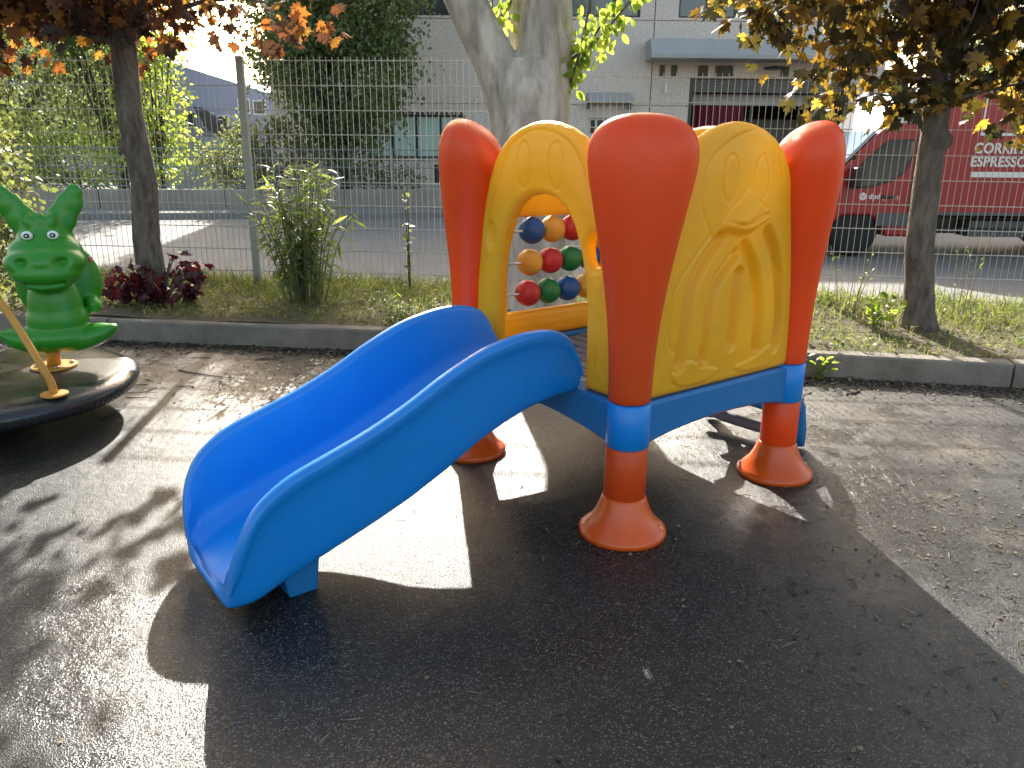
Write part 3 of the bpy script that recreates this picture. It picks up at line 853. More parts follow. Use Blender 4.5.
M['canopy'] = mat('grey_metal_canopy', (.40, .40, .385), .5, base2=(.32, .32, .31), var=.2, vscale=1)
M['dark_in'] = mat('garage_inside', (.14, .135, .13), .9, base2=(.10, .098, .095), var=.2, vscale=1.2)
M['shutter'] = mat('shutter_metal', (.12, .125, .12), .5)
M['red_cloth'] = mat('dark_red_curtain', (.16, .012, .03), .85)
BY = 22.
BD = empty('office_building', (1.5, BY, 0), 0, 'grey pebble concrete building with a dark garage opening and canopy', 'building')
bo = Vector(BD.location)
def bx(mb, x0, x1, y0, y1, z0, z1): return mb.box(x0 - bo.x, x1 - bo.x, y0 - bo.y, y1 - bo.y, z0, z1)
WX = [-6.4, -3.35, -.6, 3.55, 7.1, 9.6]
opens = [(-3.9, -1.32, 1.06, 2.17), (4.56, 8.75, -1, 3.14), (1.94, 2.82, 1.68, 2.13), (-2.15, -1.7, .42, .9),
         (-3.0, -1.55, 4.57, 6.0), (1.25, 3.18, 4.57, 6.0), (4.15, 6.35, 4.57, 6.0), (7.2, 8.8, 4.6, 6.0), (-5.9, -4.2, 4.57, 6.0)]
xs_ = sorted(set([round(v, 3) for o in opens for v in o[:2]] + WX)); zs_ = sorted(set([round(v, 3) for o in opens for v in o[2:]] + [-.1, 2.45, 4.50, 6.2, 7.1]))
zs_ = [z for z in zs_ if z >= -.1]
mb = MB()
for xa, xb in zip(xs_, xs_[1:]):
    for za, zb in zip(zs_, zs_[1:]):
        mx_, mz_ = (xa + xb) / 2, (za + zb) / 2
        if any(o[0] < mx_ < o[1] and o[2] < mz_ < o[3] for o in opens): continue
        gx0 = .012 if any(abs(xa - w_) < .002 for w_ in WX[1:]) else 0; gx1 = .012 if any(abs(xb - w_) < .002 for w_ in WX[1:]) else 0
        gz0 = .012 if abs(za - 4.5) < .01 or abs(za - 2.45) < .01 else 0; gz1 = .012 if abs(zb - 4.5) < .01 or abs(zb - 2.45) < .01 else 0
        bx(mb, xa + gx0, xb - gx1, BY, BY + .3, za + gz0, zb - gz1)
mb.build('wall', M['pebble'], BD)
mb = MB(); bx(mb, -6.38, -5.0, BY + .06, BY + .29, 0, 7.0)
for a, b in ((-6.38, 4.5), (8.8, 9.58)): bx(mb, a, b, BY + .05, BY + .28, 2.40, 2.5) if a < 0 else None
bx(mb, -6.38, 9.58, BY + .05, BY + .28, 4.47, 4.54)
bx(mb, -6.4, -6.1, BY + .32, BY + 9, -.1, 7.1); bx(mb, 9.3, 9.6, BY + .32, BY + 9, -.1, 7.1); bx(mb, -6.4, 9.6, BY + 9, BY + 9.3, -.1, 7.1)
mb.build('side_walls', M['pebble'], BD)
mb = MB(); bx(mb, -6.45, 9.65, BY - .05, BY + 9.35, 7.1, 7.3); mb.build('roof', M['canopy'], BD)
def window(o, panes, fm, pm_, depth=.10):
    x0, x1, z0, z1 = o; mb = MB(); t = .055
    bx(mb, x0, x1, BY + depth, BY + depth + .06, z1 - t, z1); bx(mb, x0, x1, BY + depth, BY + depth + .06, z0, z0 + t)
    for k in range(panes + 1):
        x = x0 + (x1 - x0) * k / panes; a = min(max(x - t / 2, x0), x1 - t); bx(mb, a, a + t, BY + depth - .003, BY + depth + .063, z0 + t, z1 - t)
    f = mb.build('window', fm, BD)
    mb = MB(); bx(mb, x0 + .01, x1 - .01, BY + depth + .03, BY + depth + .05, z0 + .01, z1 - .01); mb.build('pane', pm_, f)
    return f
window(opens[0], 4, M['frame_dark'], M['mint'])
w_ = window(opens[2], 4, M['frame_white'], M['glass'])
window(opens[3], 2, M['frame_dark'], M['glass'])
for k, p in ((4, 2), (5, 3), (6, 3), (7, 2), (8, 2)): window(opens[k], p, M['frame_dark'], M['glass'])
# row of little dark vents over and under the mint window
for zz in (2.175, .99):
    for k in range(20): bx(MB(), -3.88 + .128 * k, -3.80 + .128 * k, BY - .012, BY - .001, zz, zz + .06).build('vent', M['frame_dark'], BD)
# garage opening
mb = MB(); bx(mb, 4.2, 9.1, BY + 5.5, BY + 5.6, 0, 3.3); bx(mb, 4.2, 4.3, BY + .3, BY + 5.5, 0, 3.3); bx(mb, 9.0, 9.1, BY + .3, BY + 5.5, 0, 3.3); bx(mb, 4.2, 9.1, BY + .3, BY + 5.6, 3.3, 3.4)
g_ = mb.build('garage_bay', M['dark_in'], BD)
mb = MB()
for k in range(5): bx(mb, 4.58, 8.73, BY + .16, BY + .19, 2.80 + .066 * k, 2.858 + .066 * k)
mb.build('rolled_shutter', M['shutter'], BD)
for a, b, c, d, e in ((4.57, 4.66, .05, .15, 3.13), (8.64, 8.74, .05, .15, 3.13), (6.3, 6.38, .4, .5, 2.49)): bx(MB(), a, b, BY + c, BY + d, 0, e).build('door_post', M['frame_dark'], BD)
mb = MB(); n = 40
pts = [(4.85 + 1.35 * k / n, BY + .6 + .05 * math.sin(k * 1.1)) for k in range(n + 1)]
sec = [[(x - bo.x, y - bo.y, 0), (x - bo.x, y - bo.y, 2.50), (x - bo.x, y + .02 - bo.y, 2.50), (x - bo.x, y + .02 - bo.y, 0)] for x, y in pts]
mb.loft(sec); mb.build('curtain', M['red_cloth'], BD)
mb = MB(); bx(mb, 4.7, 8.6, BY + .55, BY + .6, 2.5, 2.78); mb.build('valance', M['canopy'], BD)
mb = MB(); bx(mb, 6.6, 8.55, BY + 2.2, BY + 2.3, 0, 2.2); mb.build('inner_screen', mat('inner_wall', (.22, .21, .19), .9), BD)
# canopy with sloping top, stained band below
mb = MB(); mb.prism([(BY - .98 - bo.y, 3.52), (BY - .98 - bo.y, 3.62), (BY - .70 - bo.y, 4.0), (BY - .003 - bo.y, 4.0), (BY - .003 - bo.y, 3.52)], 'x', 3.36 - bo.x, 9.3 - bo.x)
mb.build('canopy', M['canopy'], BD, bevel=.01)
M['stain'] = mat('stained_bracket', (.08, .085, .06), .9, base2=(.12, .11, .08), var=.2, vscale=4)
for a, b in ((3.75, 3.88), (4.05, 4.2), (4.75, 5.0), (5.2, 5.65), (6.9, 7.1), (7.8, 8.25)): bx(MB(), a, b, BY - .03, BY - .002, 3.17, 3.44).build('canopy_bracket', M['stain'], BD)
mb = MB(); bx(mb, 1.92, 3.0, BY - .35, BY - .003, 2.50, 2.52); mb.prism([(BY - .37 - bo.y, 2.50), (BY - .37 - bo.y, 2.54), (BY - .06 - bo.y, 2.76), (BY - .004 - bo.y, 2.76), (BY - .004 - bo.y, 2.73)], 'x', 1.90 - bo.x, 3.02 - bo.x)
mb.build('window_hood', M['canopy'], BD)
for x in (1.9, 2.98):
    mb = MB(); bx(mb, x, x + .04, BY - .3, BY - .003, 2.35, 2.50); mb.build('hood_bracket', M['frame_dark'], BD)
mb = MB().tube([(3.93 - bo.x, -.06, 2.75), (3.93 - bo.x, -.06, 3.0)], .035, 10); mb.build('wall_lamp', M['white'], BD)
MB().lathe([(.02, 3.42), (.25, 3.38), (.27, 3.34), (.26, 3.33)], 20, (6.6 - bo.x, -.4, 0)).build('garage_lamp', M['frame_dark'], BD)

# ------------------------------------------------------------------ blue metal hall far left
M['bluemetal'] = mat('blue_grey_cladding', (.27, .31, .44), .5, base2=(.24, .28, .40), var=.2, vscale=.5)
M['whitemetal'] = mat('white_corrugated', (.5, .54, .6), .5)
HB = empty('metal_hall', (-14.5, 38, 0), 0, 'far blue grey metal clad hall with a sloping roof and white window frames', 'building')
mb = MB(); mb.prism([(-9.5, 2.3), (-9.5, 7.3), (3.7, 3.45), (3.7, .0), (1.0, 0), (1.0, 1.3), (-9.5, 1.3)], 'y', 0, 12); mb.build('wall', M['bluemetal'], HB)
mb = MB(); mb.box(-9.5, 1.0, .05, 11.9, 0, 1.299); mb.build('base_wall', M['whitemetal'], HB)
for (x0, x1, z0, z1) in ((1.9, 2.5, 2.65, 3.3), (2.6, 3.2, 2.6, 3.25), (.2, .8, 2.0, 2.7), (.95, 1.5, 1.95, 2.6), (-.6, 0, 2.0, 2.75)):
    f = MB().box(x0, x1, -.05, -.002, z0, z1).build('window', M['frame_white'], HB); MB().box(x0 + .07, x1 - .07, -.06, -.052, z0 + .07, z1 - .07).build('pane', M['glass'], f)
mb = MB(); mb.prism([(.3, 2.9), (.9, 1.9), (2.3, 1.25), (2.6, 1.3), (1.4, 2.2)], 'y', -1.2, -.1); mb.build('porch', M['frame_dark'], HB)
# white corrugated gate wall nearer
CG = empty('corrugated_gate', (-8.0, 21.5, 0), 0, 'pale corrugated sheet gate behind the railing', 'gate')
mb = MB(); n = 60; sec = []
for k in range(n + 1):
    x = -1.3 + 2.6 * k / n; y = .025 * math.sin(k * math.pi / 1.5); sec.append([(x, y, 0), (x, y, 1.55), (x, y + .02, 1.55), (x, y + .02, 0)])
mb.loft(sec); mb.build('sheet', M['whitemetal'], CG)
for x in (-1.35, 1.32): MB().box(x - .04, x + .04, -.04, .06, 0, 1.65).build('gate_post', M['post'], CG)

# ------------------------------------------------------------------ delivery van
M['vanred'] = mat('red_vehicle_paint', (.36, .014, .017), .4, coat=.1, base2=(.30, .013, .016), var=.3, vscale=.8)
M['vanwhite'] = mat('white_vehicle_paint', (.75, .76, .78), .25, coat=.5)
M['vglass'] = mat('vehicle_glass', (.03, .04, .045), .04, spec=.9)
M['wsglass'] = mat('windscreen_glass', (.35, .45, .55), .05, spec=1.)
M['tyre'] = mat('tyre', (.015, .015, .015), .8)
M['vgrey'] = mat('grey_trim', (.09, .10, .10), .6)
M['letter'] = mat('white_lettering', (.75, .74, .68), .5)
VN = empty('delivery_van', (3.75, 11.0, 0), 0, 'red box van of a courier parked across the street, white lettering on its side', 'van')
w0 = VN.location
def P2(pts): return [(x - w0.x, z) for x, z in pts]
cab = P2([(3.80, .28), (3.76, .60), (3.86, .86), (4.08, 1.02), (4.42, 1.17), (4.86, 1.66), (5.02, 1.76), (5.46, 1.78), (5.46, .28), (5.1, .28), (5.05, .42), (4.88, .56), (4.5, .56), (4.33, .42), (4.28, .28)])
o = MB().prism(cab, 'y', 0, 1.85).build('cab', M['vanred'], VN, bevel=.04, seg=3)
fair = P2([(4.80, 1.60), (5.20, 2.12), (5.44, 2.22), (5.47, 2.22), (5.47, 1.70), (5.0, 1.70)])
MB().prism(fair, 'y', .14, 1.70).build('roof_fairing', M['vanwhite'], VN, bevel=.04, seg=3)
ws = P2([(4.43, 1.20), (4.84, 1.655), (4.80, 1.67), (4.39, 1.215)])
MB().prism(ws, 'y', .08, 1.77).build('windscreen', M['wsglass'], VN)
sw = P2([(4.53, .93), (4.55, 1.06), (4.70, 1.28), (4.98, 1.52), (5.32, 1.53), (5.30, 1.35), (5.23, 1.16), (5.08, 1.04), (4.80, .955)])
MB().prism(sw, 'y', -.014, -.004).build('side_window', M['vglass'], VN)
MB().prism(P2([(4.50, .91), (4.545, 1.08), (4.70, 1.30), (4.97, 1.55), (5.34, 1.56), (5.33, 1.34), (5.25, 1.13), (5.09, 1.01), (4.80, .925)]), 'y', -.006, -.001).build('window_seal', M['black'], VN)
mr = MB().box(4.50 - w0.x, 4.62 - w0.x, -.24, -.06, .93, 1.20).build('wing_mirror', M['black'], VN, bevel=.03, seg=3)
MB().box(4.97 - w0.x, 5.16 - w0.x, -.03, -.002, .79, .83).build('door_handle', M['black'], VN, bevel=.01)
for xx in (4.52, 5.36): MB().box(xx - w0.x, xx + .012 - w0.x, -.004, -.0005, .45 if xx > 5 else .60, .93 if xx < 5 else 1.62).build('door_seam', M['black'], VN)
MB().box(4.95 - w0.x, 5.44 - w0.x, -.012, -.003, .42, .60).build('step_panel', M['vgrey'], VN, bevel=.006)
MB().box(5.2 - w0.x, 7.7 - w0.x, .06, .14, .36, .40).build('side_skirt', M['black'], VN, bevel=.01)
MB().box(5.5 - w0.x, 10.4 - w0.x, .35, 1.6, .30, .52).build('chassis', M['black'], VN)
bxo = MB().box(5.52 - w0.x, 10.4 - w0.x, -.10, 2.0, .60, 2.26).build('cargo_box', M['vanred'], VN, bevel=.02)
MB().box(5.50 - w0.x, 10.42 - w0.x, -.112, 2.012, .585, .625).build('box_edge', M['vgrey'], VN)
MB().box(5.485 - w0.x, 5.515 - w0.x, -.108, 2.0, .63, 2.25).build('box_edge', M['black'], VN)
def wheel(x, y):
    t = MB().lathe([(.20, -.10), (.29, -.11), (.325, -.08), (.33, 0), (.325, .08), (.29, .11), (.20, .10)], 36).build('wheel', M['tyre'], VN, smooth=True)
    t.rotation_euler = (R(90), 0, 0); t.location = (x - w0.x, y, .33)
    MB().lathe([(.02, .085), (.06, .10), (.08, .075), (.17, .06), (.195, .10), (.205, .09)], 28).build('rim', M['shutter'], t, smooth=True)
    return t
wheel(4.69, .14); wheel(4.69, 1.7); wheel(8.3, .16); wheel(8.3, 1.7)
MB().prism(P2([(7.88, .56), (7.95, .72), (8.65, .72), (8.72, .56), (8.72, .50), (7.88, .50)]), 'y', -.02, .3).build('mudguard', M['black'], VN)
MB().box(6.3 - w0.x, 7.3 - w0.x, .1, .45, .28, .5).build('tool_locker', M['vgrey'], VN, bevel=.01)
MB().box(3.78 - w0.x, 3.84 - w0.x, .1, .5, .72, .9).build('headlight', M['wsglass'], VN, bevel=.02)
def text(body, size, x, z, m, parent, y, name='lettering', bold=.012, sx=1, oblique=0):
    c = bpy.data.curves.new(name, 'FONT'); c.body = body; c.size = size; c.offset = bold * size; c.extrude = .001; c.shear = oblique; c.space_character = 1.05
    o = bpy.data.objects.new(name, c); col.objects.link(o)
    dg = bpy.context.evaluated_depsgraph_get(); me = bpy.data.meshes.new_from_object(o.evaluated_get(dg))
    bpy.data.objects.remove(o); bpy.data.curves.remove(c)
    me.materials.clear(); me.materials.append(m)
    o = bpy.data.objects.new(name, me); col.objects.link(o); o.parent = parent; o.rotation_euler = (R(90), 0, 0); o.location = (x - w0.x, y, z); o.scale = (sx, 1, 1)
    return o
text('CORRIERE', .182, 6.07, 1.395, M['letter'], VN, -.104, bold=.03, sx=.92)
text('ESPRESSO', .182, 6.05, 1.225, M['letter'], VN, -.104, bold=.03, sx=.92)
MB().box(6.08 - w0.x, 8.0 - w0.x, -.106, -.101, 1.085, 1.155).build('white_bar', M['letter'], VN)
mb = MB(); mb.box(6.12 - w0.x, 6.145 - w0.x, -.106, -.101, 1.615, 2.15); mb.box(6.145 - w0.x, 7.9 - w0.x, -.106, -.101, 1.615, 1.65); mb.box(7.9 - w0.x, 7.93 - w0.x, -.106, -.101, 1.615, 2.15); mb.box(6.12 - w0.x, 7.93 - w0.x, -.106, -.101, 2.15, 2.18)
mb.build('white_frame', M['letter'], VN)
em = MB(); em.prism([(4.73 - w0.x + .055 * math.cos(R(60 * k + 30)), .815 + .055 * math.sin(R(60 * k + 30))) for k in range(6)], 'y', -.004, -.001)
em = em.build('emblem', M['letter'], VN)
MB().prism([(4.73 - w0.x + a, .815 + b) for a, b in ((-.03, .022), (0, .004), (.03, .022), (.03, .014), (.005, -.002), (.005, -.035), (-.005, -.035), (-.005, -.002), (-.03, .014))], 'y', -.0055, -.0042).build('emblem_mark', M['vanred'], em)
text('dpd', .10, 4.81, .785, M['letter'], VN, -.0025, bold=.03)
text('group', .10, 4.995, .785, mat('pale_red_lettering', (.75, .42, .40), .5), VN, -.0025, bold=0)

# ------------------------------------------------------------------ TREES AND PLANTS
def bark(name, a, b, vs, bmp, bs_):
    return mat(name, a, .9, base2=b, var=.13, vscale=vs, bump=bmp, bscale=bs_, stretch=(1, 1, .32), detail=9)
M['bark_maple'] = bark('maple_bark', (.18, .145, .115), (.065, .052, .041), 17, .025, 34)
M['bark_plane'] = bark('plane_bark', (.58, .52, .43), (.27, .235, .185), 7, .022, 15)
M['bark_far'] = bark('far_bark', (.07, .06, .045), (.04, .035, .025), 5, .01, 10)
M['leaf_maple'] = mat('maple_leaf', (.06, .03, .02), .45, island=[(.030, .034, .014), (.045, .030, .014), (.055, .036, .014), (.07, .045, .014), (.12, .07, .02)],
                      trans=[(.045, .05, .01), (.07, .07, .015), (.11, .09, .02), (.24, .17, .03), (.62, .36, .045), (.82, .56, .08)], tw=.48)
M['leaf_maple_red'] = mat('maple_leaf_red', (.06, .03, .02), .45, island=[(.035, .024, .014), (.05, .018, .012), (.07, .022, .012), (.09, .04, .010), (.12, .05, .012)],
                      trans=[(.05, .03, .015), (.08, .04, .02), (.15, .06, .025), (.48, .17, .03), (.85, .45, .07)], tw=.45)
M['leaf_redshrub'] = mat('dark_red_leaf', (.05, .01, .015), .4, island=[(.03, .008, .012), (.06, .008, .014), (.09, .01, .02)], trans=[(.05, .008, .012), (.12, .01, .02), (.30, .02, .03)], tw=.35)
M['leaf_dark'] = mat('evergreen_leaf', (.03, .05, .02), .38, island=[(.07, .10, .045), (.10, .14, .06), (.17, .20, .10)], trans=[(.16, .23, .05), (.32, .42, .08), (.55, .62, .16)], tw=.35)
M['leaf_mid'] = mat('mid_green_leaf', (.05, .08, .025), .45, island=[(.035, .06, .02), (.05, .085, .025), (.07, .10, .03)], trans=[(.12, .18, .05), (.22, .30, .07), (.42, .50, .14)], tw=.4)
M['leaf_lime'] = mat('lime_leaf', (.10, .15, .03), .45, island=[(.07, .11, .02), (.10, .15, .03), (.13, .17, .035)], trans=[(.30, .44, .05), (.48, .62, .08), (.7, .8, .14)], tw=.52)
M['leaf_olive'] = mat('olive_leaf', (.07, .085, .05), .45, island=[(.05, .065, .03), (.085, .10, .055), (.13, .14, .09)], trans=[(.22, .28, .08), (.35, .40, .1), (.5, .5, .15)], tw=.42)
M['grass'] = mat('grass_blade', (.07, .10, .03), .6, island=[(.05, .075, .02), (.075, .11, .03), (.11, .13, .04), (.20, .17, .08)], trans=[(.12, .18, .03), (.26, .34, .06), (.46, .52, .12), (.42, .36, .17)], tw=.42)

T_M, T_O, T_S, T_L, T_B = tmpl_maple(), tmpl_oval(), tmpl_small(), tmpl_lance(), tmpl_blade()
def crown(name, parent, blobs, nclump, per, spread, size, tm, m, droop=.5, fill=.55, kill=None, origin=None, svar=.35):
    P, out, C = crown_points(blobs, nclump, per, spread, fill)
    if kill is not None: k = ~kill(P); P, out = P[k], out[k]
    d = out * .5 + rng.normal(size=P.shape) * .6 + np.array([0, 0, -droop])
    nrm = rng.normal(size=P.shape) * .8 + np.array([0, -.1, .5])
    s = size * (1 + svar * rng.normal(size=len(P))).clip(.45, 1.7)
    V, F = leaves(P - np.array(origin if origin is not None else parent.location), d, s, tm, nrm)
    return link(name, fast_mesh(name, V, F), m, parent)
def limbs(mb, starts, ends, r0, sag=.0, jitter=.08, n=6, base=(0, 0, 0)):
    for s, e in zip(starts, ends):
        s = Vector(s); e = Vector(e); pts = []; rad = []
        j = Vector(rng.normal(size=3)) * jitter
        for k in range(n + 1):
            t = k / n; p = s.lerp(e, t) + j * math.sin(math.pi * t) + Vector((0, 0, sag * math.sin(math.pi * t)))
            pts.append(p - Vector(base)); rad.append(r0 * (1 - t) ** .8 + .004)
        mb.tube(pts, rad, 8)
def spray(origin, center, rad, n):
    e = []
    for _ in range(n):
        d = rng.normal(size=3); d /= np.linalg.norm(d); e.append(tuple(np.array(center) + d * np.array(rad) * .85))
    return [origin] * n, e

# left maple
T1 = empty('maple_tree', (-3.02, 6.6, .17), 0, 'young maple with orange and purple leaves behind the green animal', 'tree', 'young maples in the grass strip')
L1 = T1.location
mb = MB(); mb.tube([(.02, 0, -.1), (.0, 0, .0), (-.01, 0, .15), (-.02, 0, .5), (.02, 0, .95), (-.03, 0, 1.5), (-.02, .02, 2.0), (-.04, .05, 2.5), (.05, .1, 3.4), (.1, .1, 4.3)],
                   [.15, .14, .118, .108, .103, .10, .095, .08, .05, .015], 18)
mb.sphere((-.09, -.03, 1.23), (.045, .06, .06)); mb.sphere((.06, -.05, .8), (.05, .05, .05)); mb.sphere((-.06, -.05, 1.62), (.05, .05, .07))
s_, e_ = spray((-3.03, 6.62, 2.3), (-3.1, 6.6, 3.0), (1.7, 1.3, .7), 12); limbs(mb, s_, e_, .035, base=L1)
s_, e_ = [(-3.03, 6.6, 2.15)] * 3, [(-1.5, 6.3, 2.35), (-4.4, 6.3, 2.3), (-2.4, 5.8, 2.5)]; limbs(mb, s_, e_, .028, .1, base=L1)
organic(mb, 'trunk', M['bark_maple'], T1, voxel=.014, smooth=3, factor=.5)
crown('crown', T1, [(-3.45, 6.7, 3.05, 1.5, 1.3, .9), (-2.1, 6.6, 2.33, .72, .35, .17), (-4.1, 6.5, 2.45, .8, .8, .38), (-3.1, 6.2, 2.45, .7, .6, .25), (-3.4, 6.7, 4.0, 1.0, 1.0, .7), (-1.75, 6.95, 2.35, .35, .25, .13)],
      720, 9, .11, .092, T_M, M['leaf_maple_red'], .7, fill=.15)
# right maple
T2 = empty('maple_tree', (3.02, 5.85, .15), 0, 'young maple with yellow and olive leaves in front of the red van', 'tree', 'young maples in the grass strip')
L2 = T2.location
mb = MB(); mb.tube([(.06, 0, -.1), (.05, 0, .0), (.03, 0, .12), (.0, 0, .35), (-.04, 0, .6), (-.06, 0, 1.1), (-.07, 0, 1.7), (-.06, .0, 2.3), (.02, .1, 3.2), (.05, .1, 4.2)],
                   [.15, .14, .115, .102, .10, .092, .085, .075, .04, .012], 18)
mb.sphere((-.05, -.04, .75), (.05, .05, .09)); mb.sphere((-.0, -.05, 1.35), (.05, .05, .06))
s_, e_ = spray((2.95, 5.88, 2.1), (2.95, 5.9, 3.0), (1.5, 1.3, .8), 12); limbs(mb, s_, e_, .024, base=L2)
limbs(mb, [(2.95, 5.86, 1.75)] * 5, [(1.7, 5.7, 2.3), (2.2, 5.5, 1.85), (4.0, 5.6, 2.0), (3.6, 5.7, 1.75), (1.9, 5.9, 2.0)], .015, .1, base=L2)
organic(mb, 'trunk', M['bark_maple'], T2, voxel=.014, smooth=3, factor=.5)
crown('crown', T2, [(2.95, 5.9, 3.1, 1.7, 1.4, .95), (2.35, 5.8, 1.95, .55, .5, .42), (1.65, 5.8, 2.32, .36, .4, .22), (3.7, 5.8, 2.1, .8, .5, .4), (3.6, 5.8, 1.95, .8, .5, .42), (2.55, 5.7, 1.66, .28, .3, .2), (1.95, 5.8, 2.4, .55, .5, .30), (2.9, 5.9, 2.45, .9, .7, .35), (2.9, 6, 4.0, 1.2, 1.1, .6)],
      860, 10, .11, .088, T_M, M['leaf_maple'], .7, fill=.12)

# plane tree
T3 = empty('plane_tree', (.12, 6.35, .17), 0, 'thick pale plane tree with forked trunk behind the playhouse', 'tree')
L3 = T3.location
mb = MB()
mb.tube([(0, 0, -.15), (0, 0, .0), (.0, 0, .25), (.0, .0, .7), (.0, .0, 1.2), (.005, 0, 1.6), (.04, .02, 1.85)], [.46, .42, .36, .33, .315, .30, .26], 28)
mb.tube([(.08, .0, 1.35), (.10, .0, 1.7), (.11, .02, 2.05), (.11, .03, 2.3), (.14, .05, 2.9), (.3, .2, 3.9), (.5, .5, 5.2)], [.20, .21, .20, .185, .17, .14, .09], 24)
mb.tube([(-.06, 0, 1.2), (-.14, .0, 1.55), (-.26, -.01, 1.85), (-.40, -.02, 2.1), (-.52, -.03, 2.35), (-.75, -.05, 2.9), (-1.1, -.1, 3.7), (-1.6, 0, 5.0)], [.20, .185, .165, .155, .15, .14, .12, .08], 24)
mb.tube([(.03, .12, 1.7), (-.03, .18, 2.0), (-.05, .22, 2.5), (-.15, .5, 3.6), (-.2, .9, 4.8)], [.16, .13, .115, .09, .05], 18)
mb.sphere((.02, -.22, 1.62), (.09, .09, .16)); mb.sphere((.20, -.12, 1.95), (.09, .08, .12)); mb.sphere((-.25, -.12, 1.72), (.08, .07, .09))
mb.tube([(.16, -.20, .9), (.15, -.23, 1.4), (.13, -.19, 2.1), (.15, -.15, 2.5)], [.06, .075, .06, .03], 12)
mb.tube([(-.10, -.25, .8), (-.10, -.26, 1.25), (-.2, -.17, 1.7), (-.38, -.14, 2.05)], [.06, .08, .055, .03], 12)
mb.tube([(.05, -.20, 1.5), (.03, -.17, 1.85), (.02, -.1, 2.1)], [.03, .04, .03], 10)
organic(mb, 'trunk', M['bark_plane'], T3, voxel=.018, smooth=3, factor=.5)
mb = MB()
tw = [[(.40, 6.28, 1.93), (.52, 6.2, 2.10), (.72, 6.15, 2.32), (.95, 6.1, 2.62), (1.1, 6.1, 3.0)], [(.38, 6.3, 1.80), (.47, 6.2, 2.1), (.55, 6.2, 2.5), (.7, 6.2, 3.0)], [(.42, 6.3, 2.05), (.6, 6.25, 2.25), (.75, 6.2, 2.6), (.82, 6.2, 3.1)], [(-.12, 6.5, 2.35), (-.02, 6.4, 2.5), (.02, 6.4, 2.8)]]
LP = []
for t in tw:
    c = catmull(t, 6); mb.tube([Vector(p) - L3 for p in c], list(np.linspace(.012, .004, len(c))), 7)
    for p in c:
        for _ in range(2 if t is tw[1] else 6): LP.append(np.array(p) + rng.normal(size=3) * .055)
mb.build('twig', M['bark_maple'], T3, smooth=True)
LP = np.array(LP); V, F = leaves(LP - np.array(L3), rng.normal(size=LP.shape) * .5 + [0, 0, -.7], .075 * (.7 + .6 * rng.random(len(LP))), T_O, rng.normal(size=LP.shape) + [0, .8, .2])
link('twig_leaves', fast_mesh('twig_leaves', V, F), M['leaf_lime'], T3)
crown('crown', T3, [(-1.5, 6.8, 6.6, 2.2, 2.0, 1.4), (1.2, 7.2, 6.8, 2.2, 2.0, 1.5), (0, 6.8, 8.0, 2.2, 2.0, 1.3)], 340, 12, .3, .15, T_O, M['leaf_mid'], .5)

# oleander-like bush by the fence post
def stem_bush(name, label, cat, loc, n, h, spreadx, per, leaf, tm, m, stemm, lean=.5, droop=.2, r0=.006, tips=True, lo=.25):
    o = empty(name, loc, 0, label, cat); mb = MB(); P = []; D = []
    for i in range(n):
        a = rng.random() * 2 * math.pi; rr = rng.random() ** .6
        hh = h * (.55 + .45 * rng.random()); ex = Vector((math.cos(a) * rr * spreadx, math.sin(a) * rr * spreadx * .7, hh))
        s = Vector((ex.x * .35, ex.y * .35, -.02)); mid = Vector((ex.x * .6, ex.y * .6, hh * .55))
        c = catmull([s, mid, ex], 8); mb.tube(c, list(np.linspace(r0, r0 * .4, len(c))), 6)
        for k in range(per):
            t = lo + (1 - lo) * k / per; q = c[min(int(t * (len(c) - 1)), len(c) - 1)]
            P.append(q + rng.normal(size=3) * .012)
            b = rng.random() * 2 * math.pi; D.append(np.array([math.cos(b) * lean, math.sin(b) * lean, .75 * t - droop + rng.normal() * .3]))
    mb.build('stems', stemm, o, smooth=True)
    P = np.array(P); D = np.array(D)
    V, F = leaves(P, D, leaf * (.6 + .7 * rng.random(len(P))), tm, rng.normal(size=P.shape) * .5 + [0, 0, 1])
    link('foliage', fast_mesh('foliage', V, F), m, o); return o
M['stem'] = mat('green_stem', (.10, .11, .05), .6)
M['drystem'] = mat('dry_stem', (.30, .26, .18), .8)
M['leaf_oleander'] = mat('oleander_leaf', (.05, .08, .03), .4, island=[(.06, .085, .04), (.085, .12, .05), (.12, .16, .07)], trans=[(.22, .32, .06), (.36, .46, .08), (.55, .62, .14)], tw=.45)
stem_bush('oleander_bush', 'slender green oleander bush growing at the foot of the fence post', 'bush', (-1.72, 6.5, .18), 46, 1.18, .47, 26, .145, (T_L[0] * [.8, 1, 1.3], T_L[1]), M['leaf_oleander'], M['stem'], .7, .62, lo=.25)
stem_bush('sapling', 'thin bare sapling with few small leaves in front of the fence', 'plant', (-.88, 6.75, .18), 3, .95, .16, 12, .06, T_O, M['leaf_olive'], M['bark_far'], .6)
stem_bush('weed', 'tall dry weed between the right pillar and the right maple', 'weed', (2.72, 6.35, .14), 5, .75, .30, 9, .05, T_L, M['leaf_lime'], M['drystem'], .6, r0=.005)
stem_bush('weed', 'tall dry weed standing just right of the right maple trunk', 'weed', (3.55, 6.2, .14), 4, .72, .22, 9, .055, T_L, M['leaf_lime'], M['drystem'], .6, r0=.005)
stem_bush('kerb_plant', 'small leafy shoots at the foot of the kerb near the right pillar', 'plant', (2.02, 4.95, 0), 6, .17, .16, 6, .045, T_O, M['leaf_lime'], M['stem'], .8, r0=.003)
stem_bush('leafy_shoots', 'low leafy shoots growing against the right maple trunk', 'plant', (2.72, 5.75, .15), 9, .28, .22, 9, .065, T_O, M['leaf_lime'], M['stem'], .8, r0=.003)
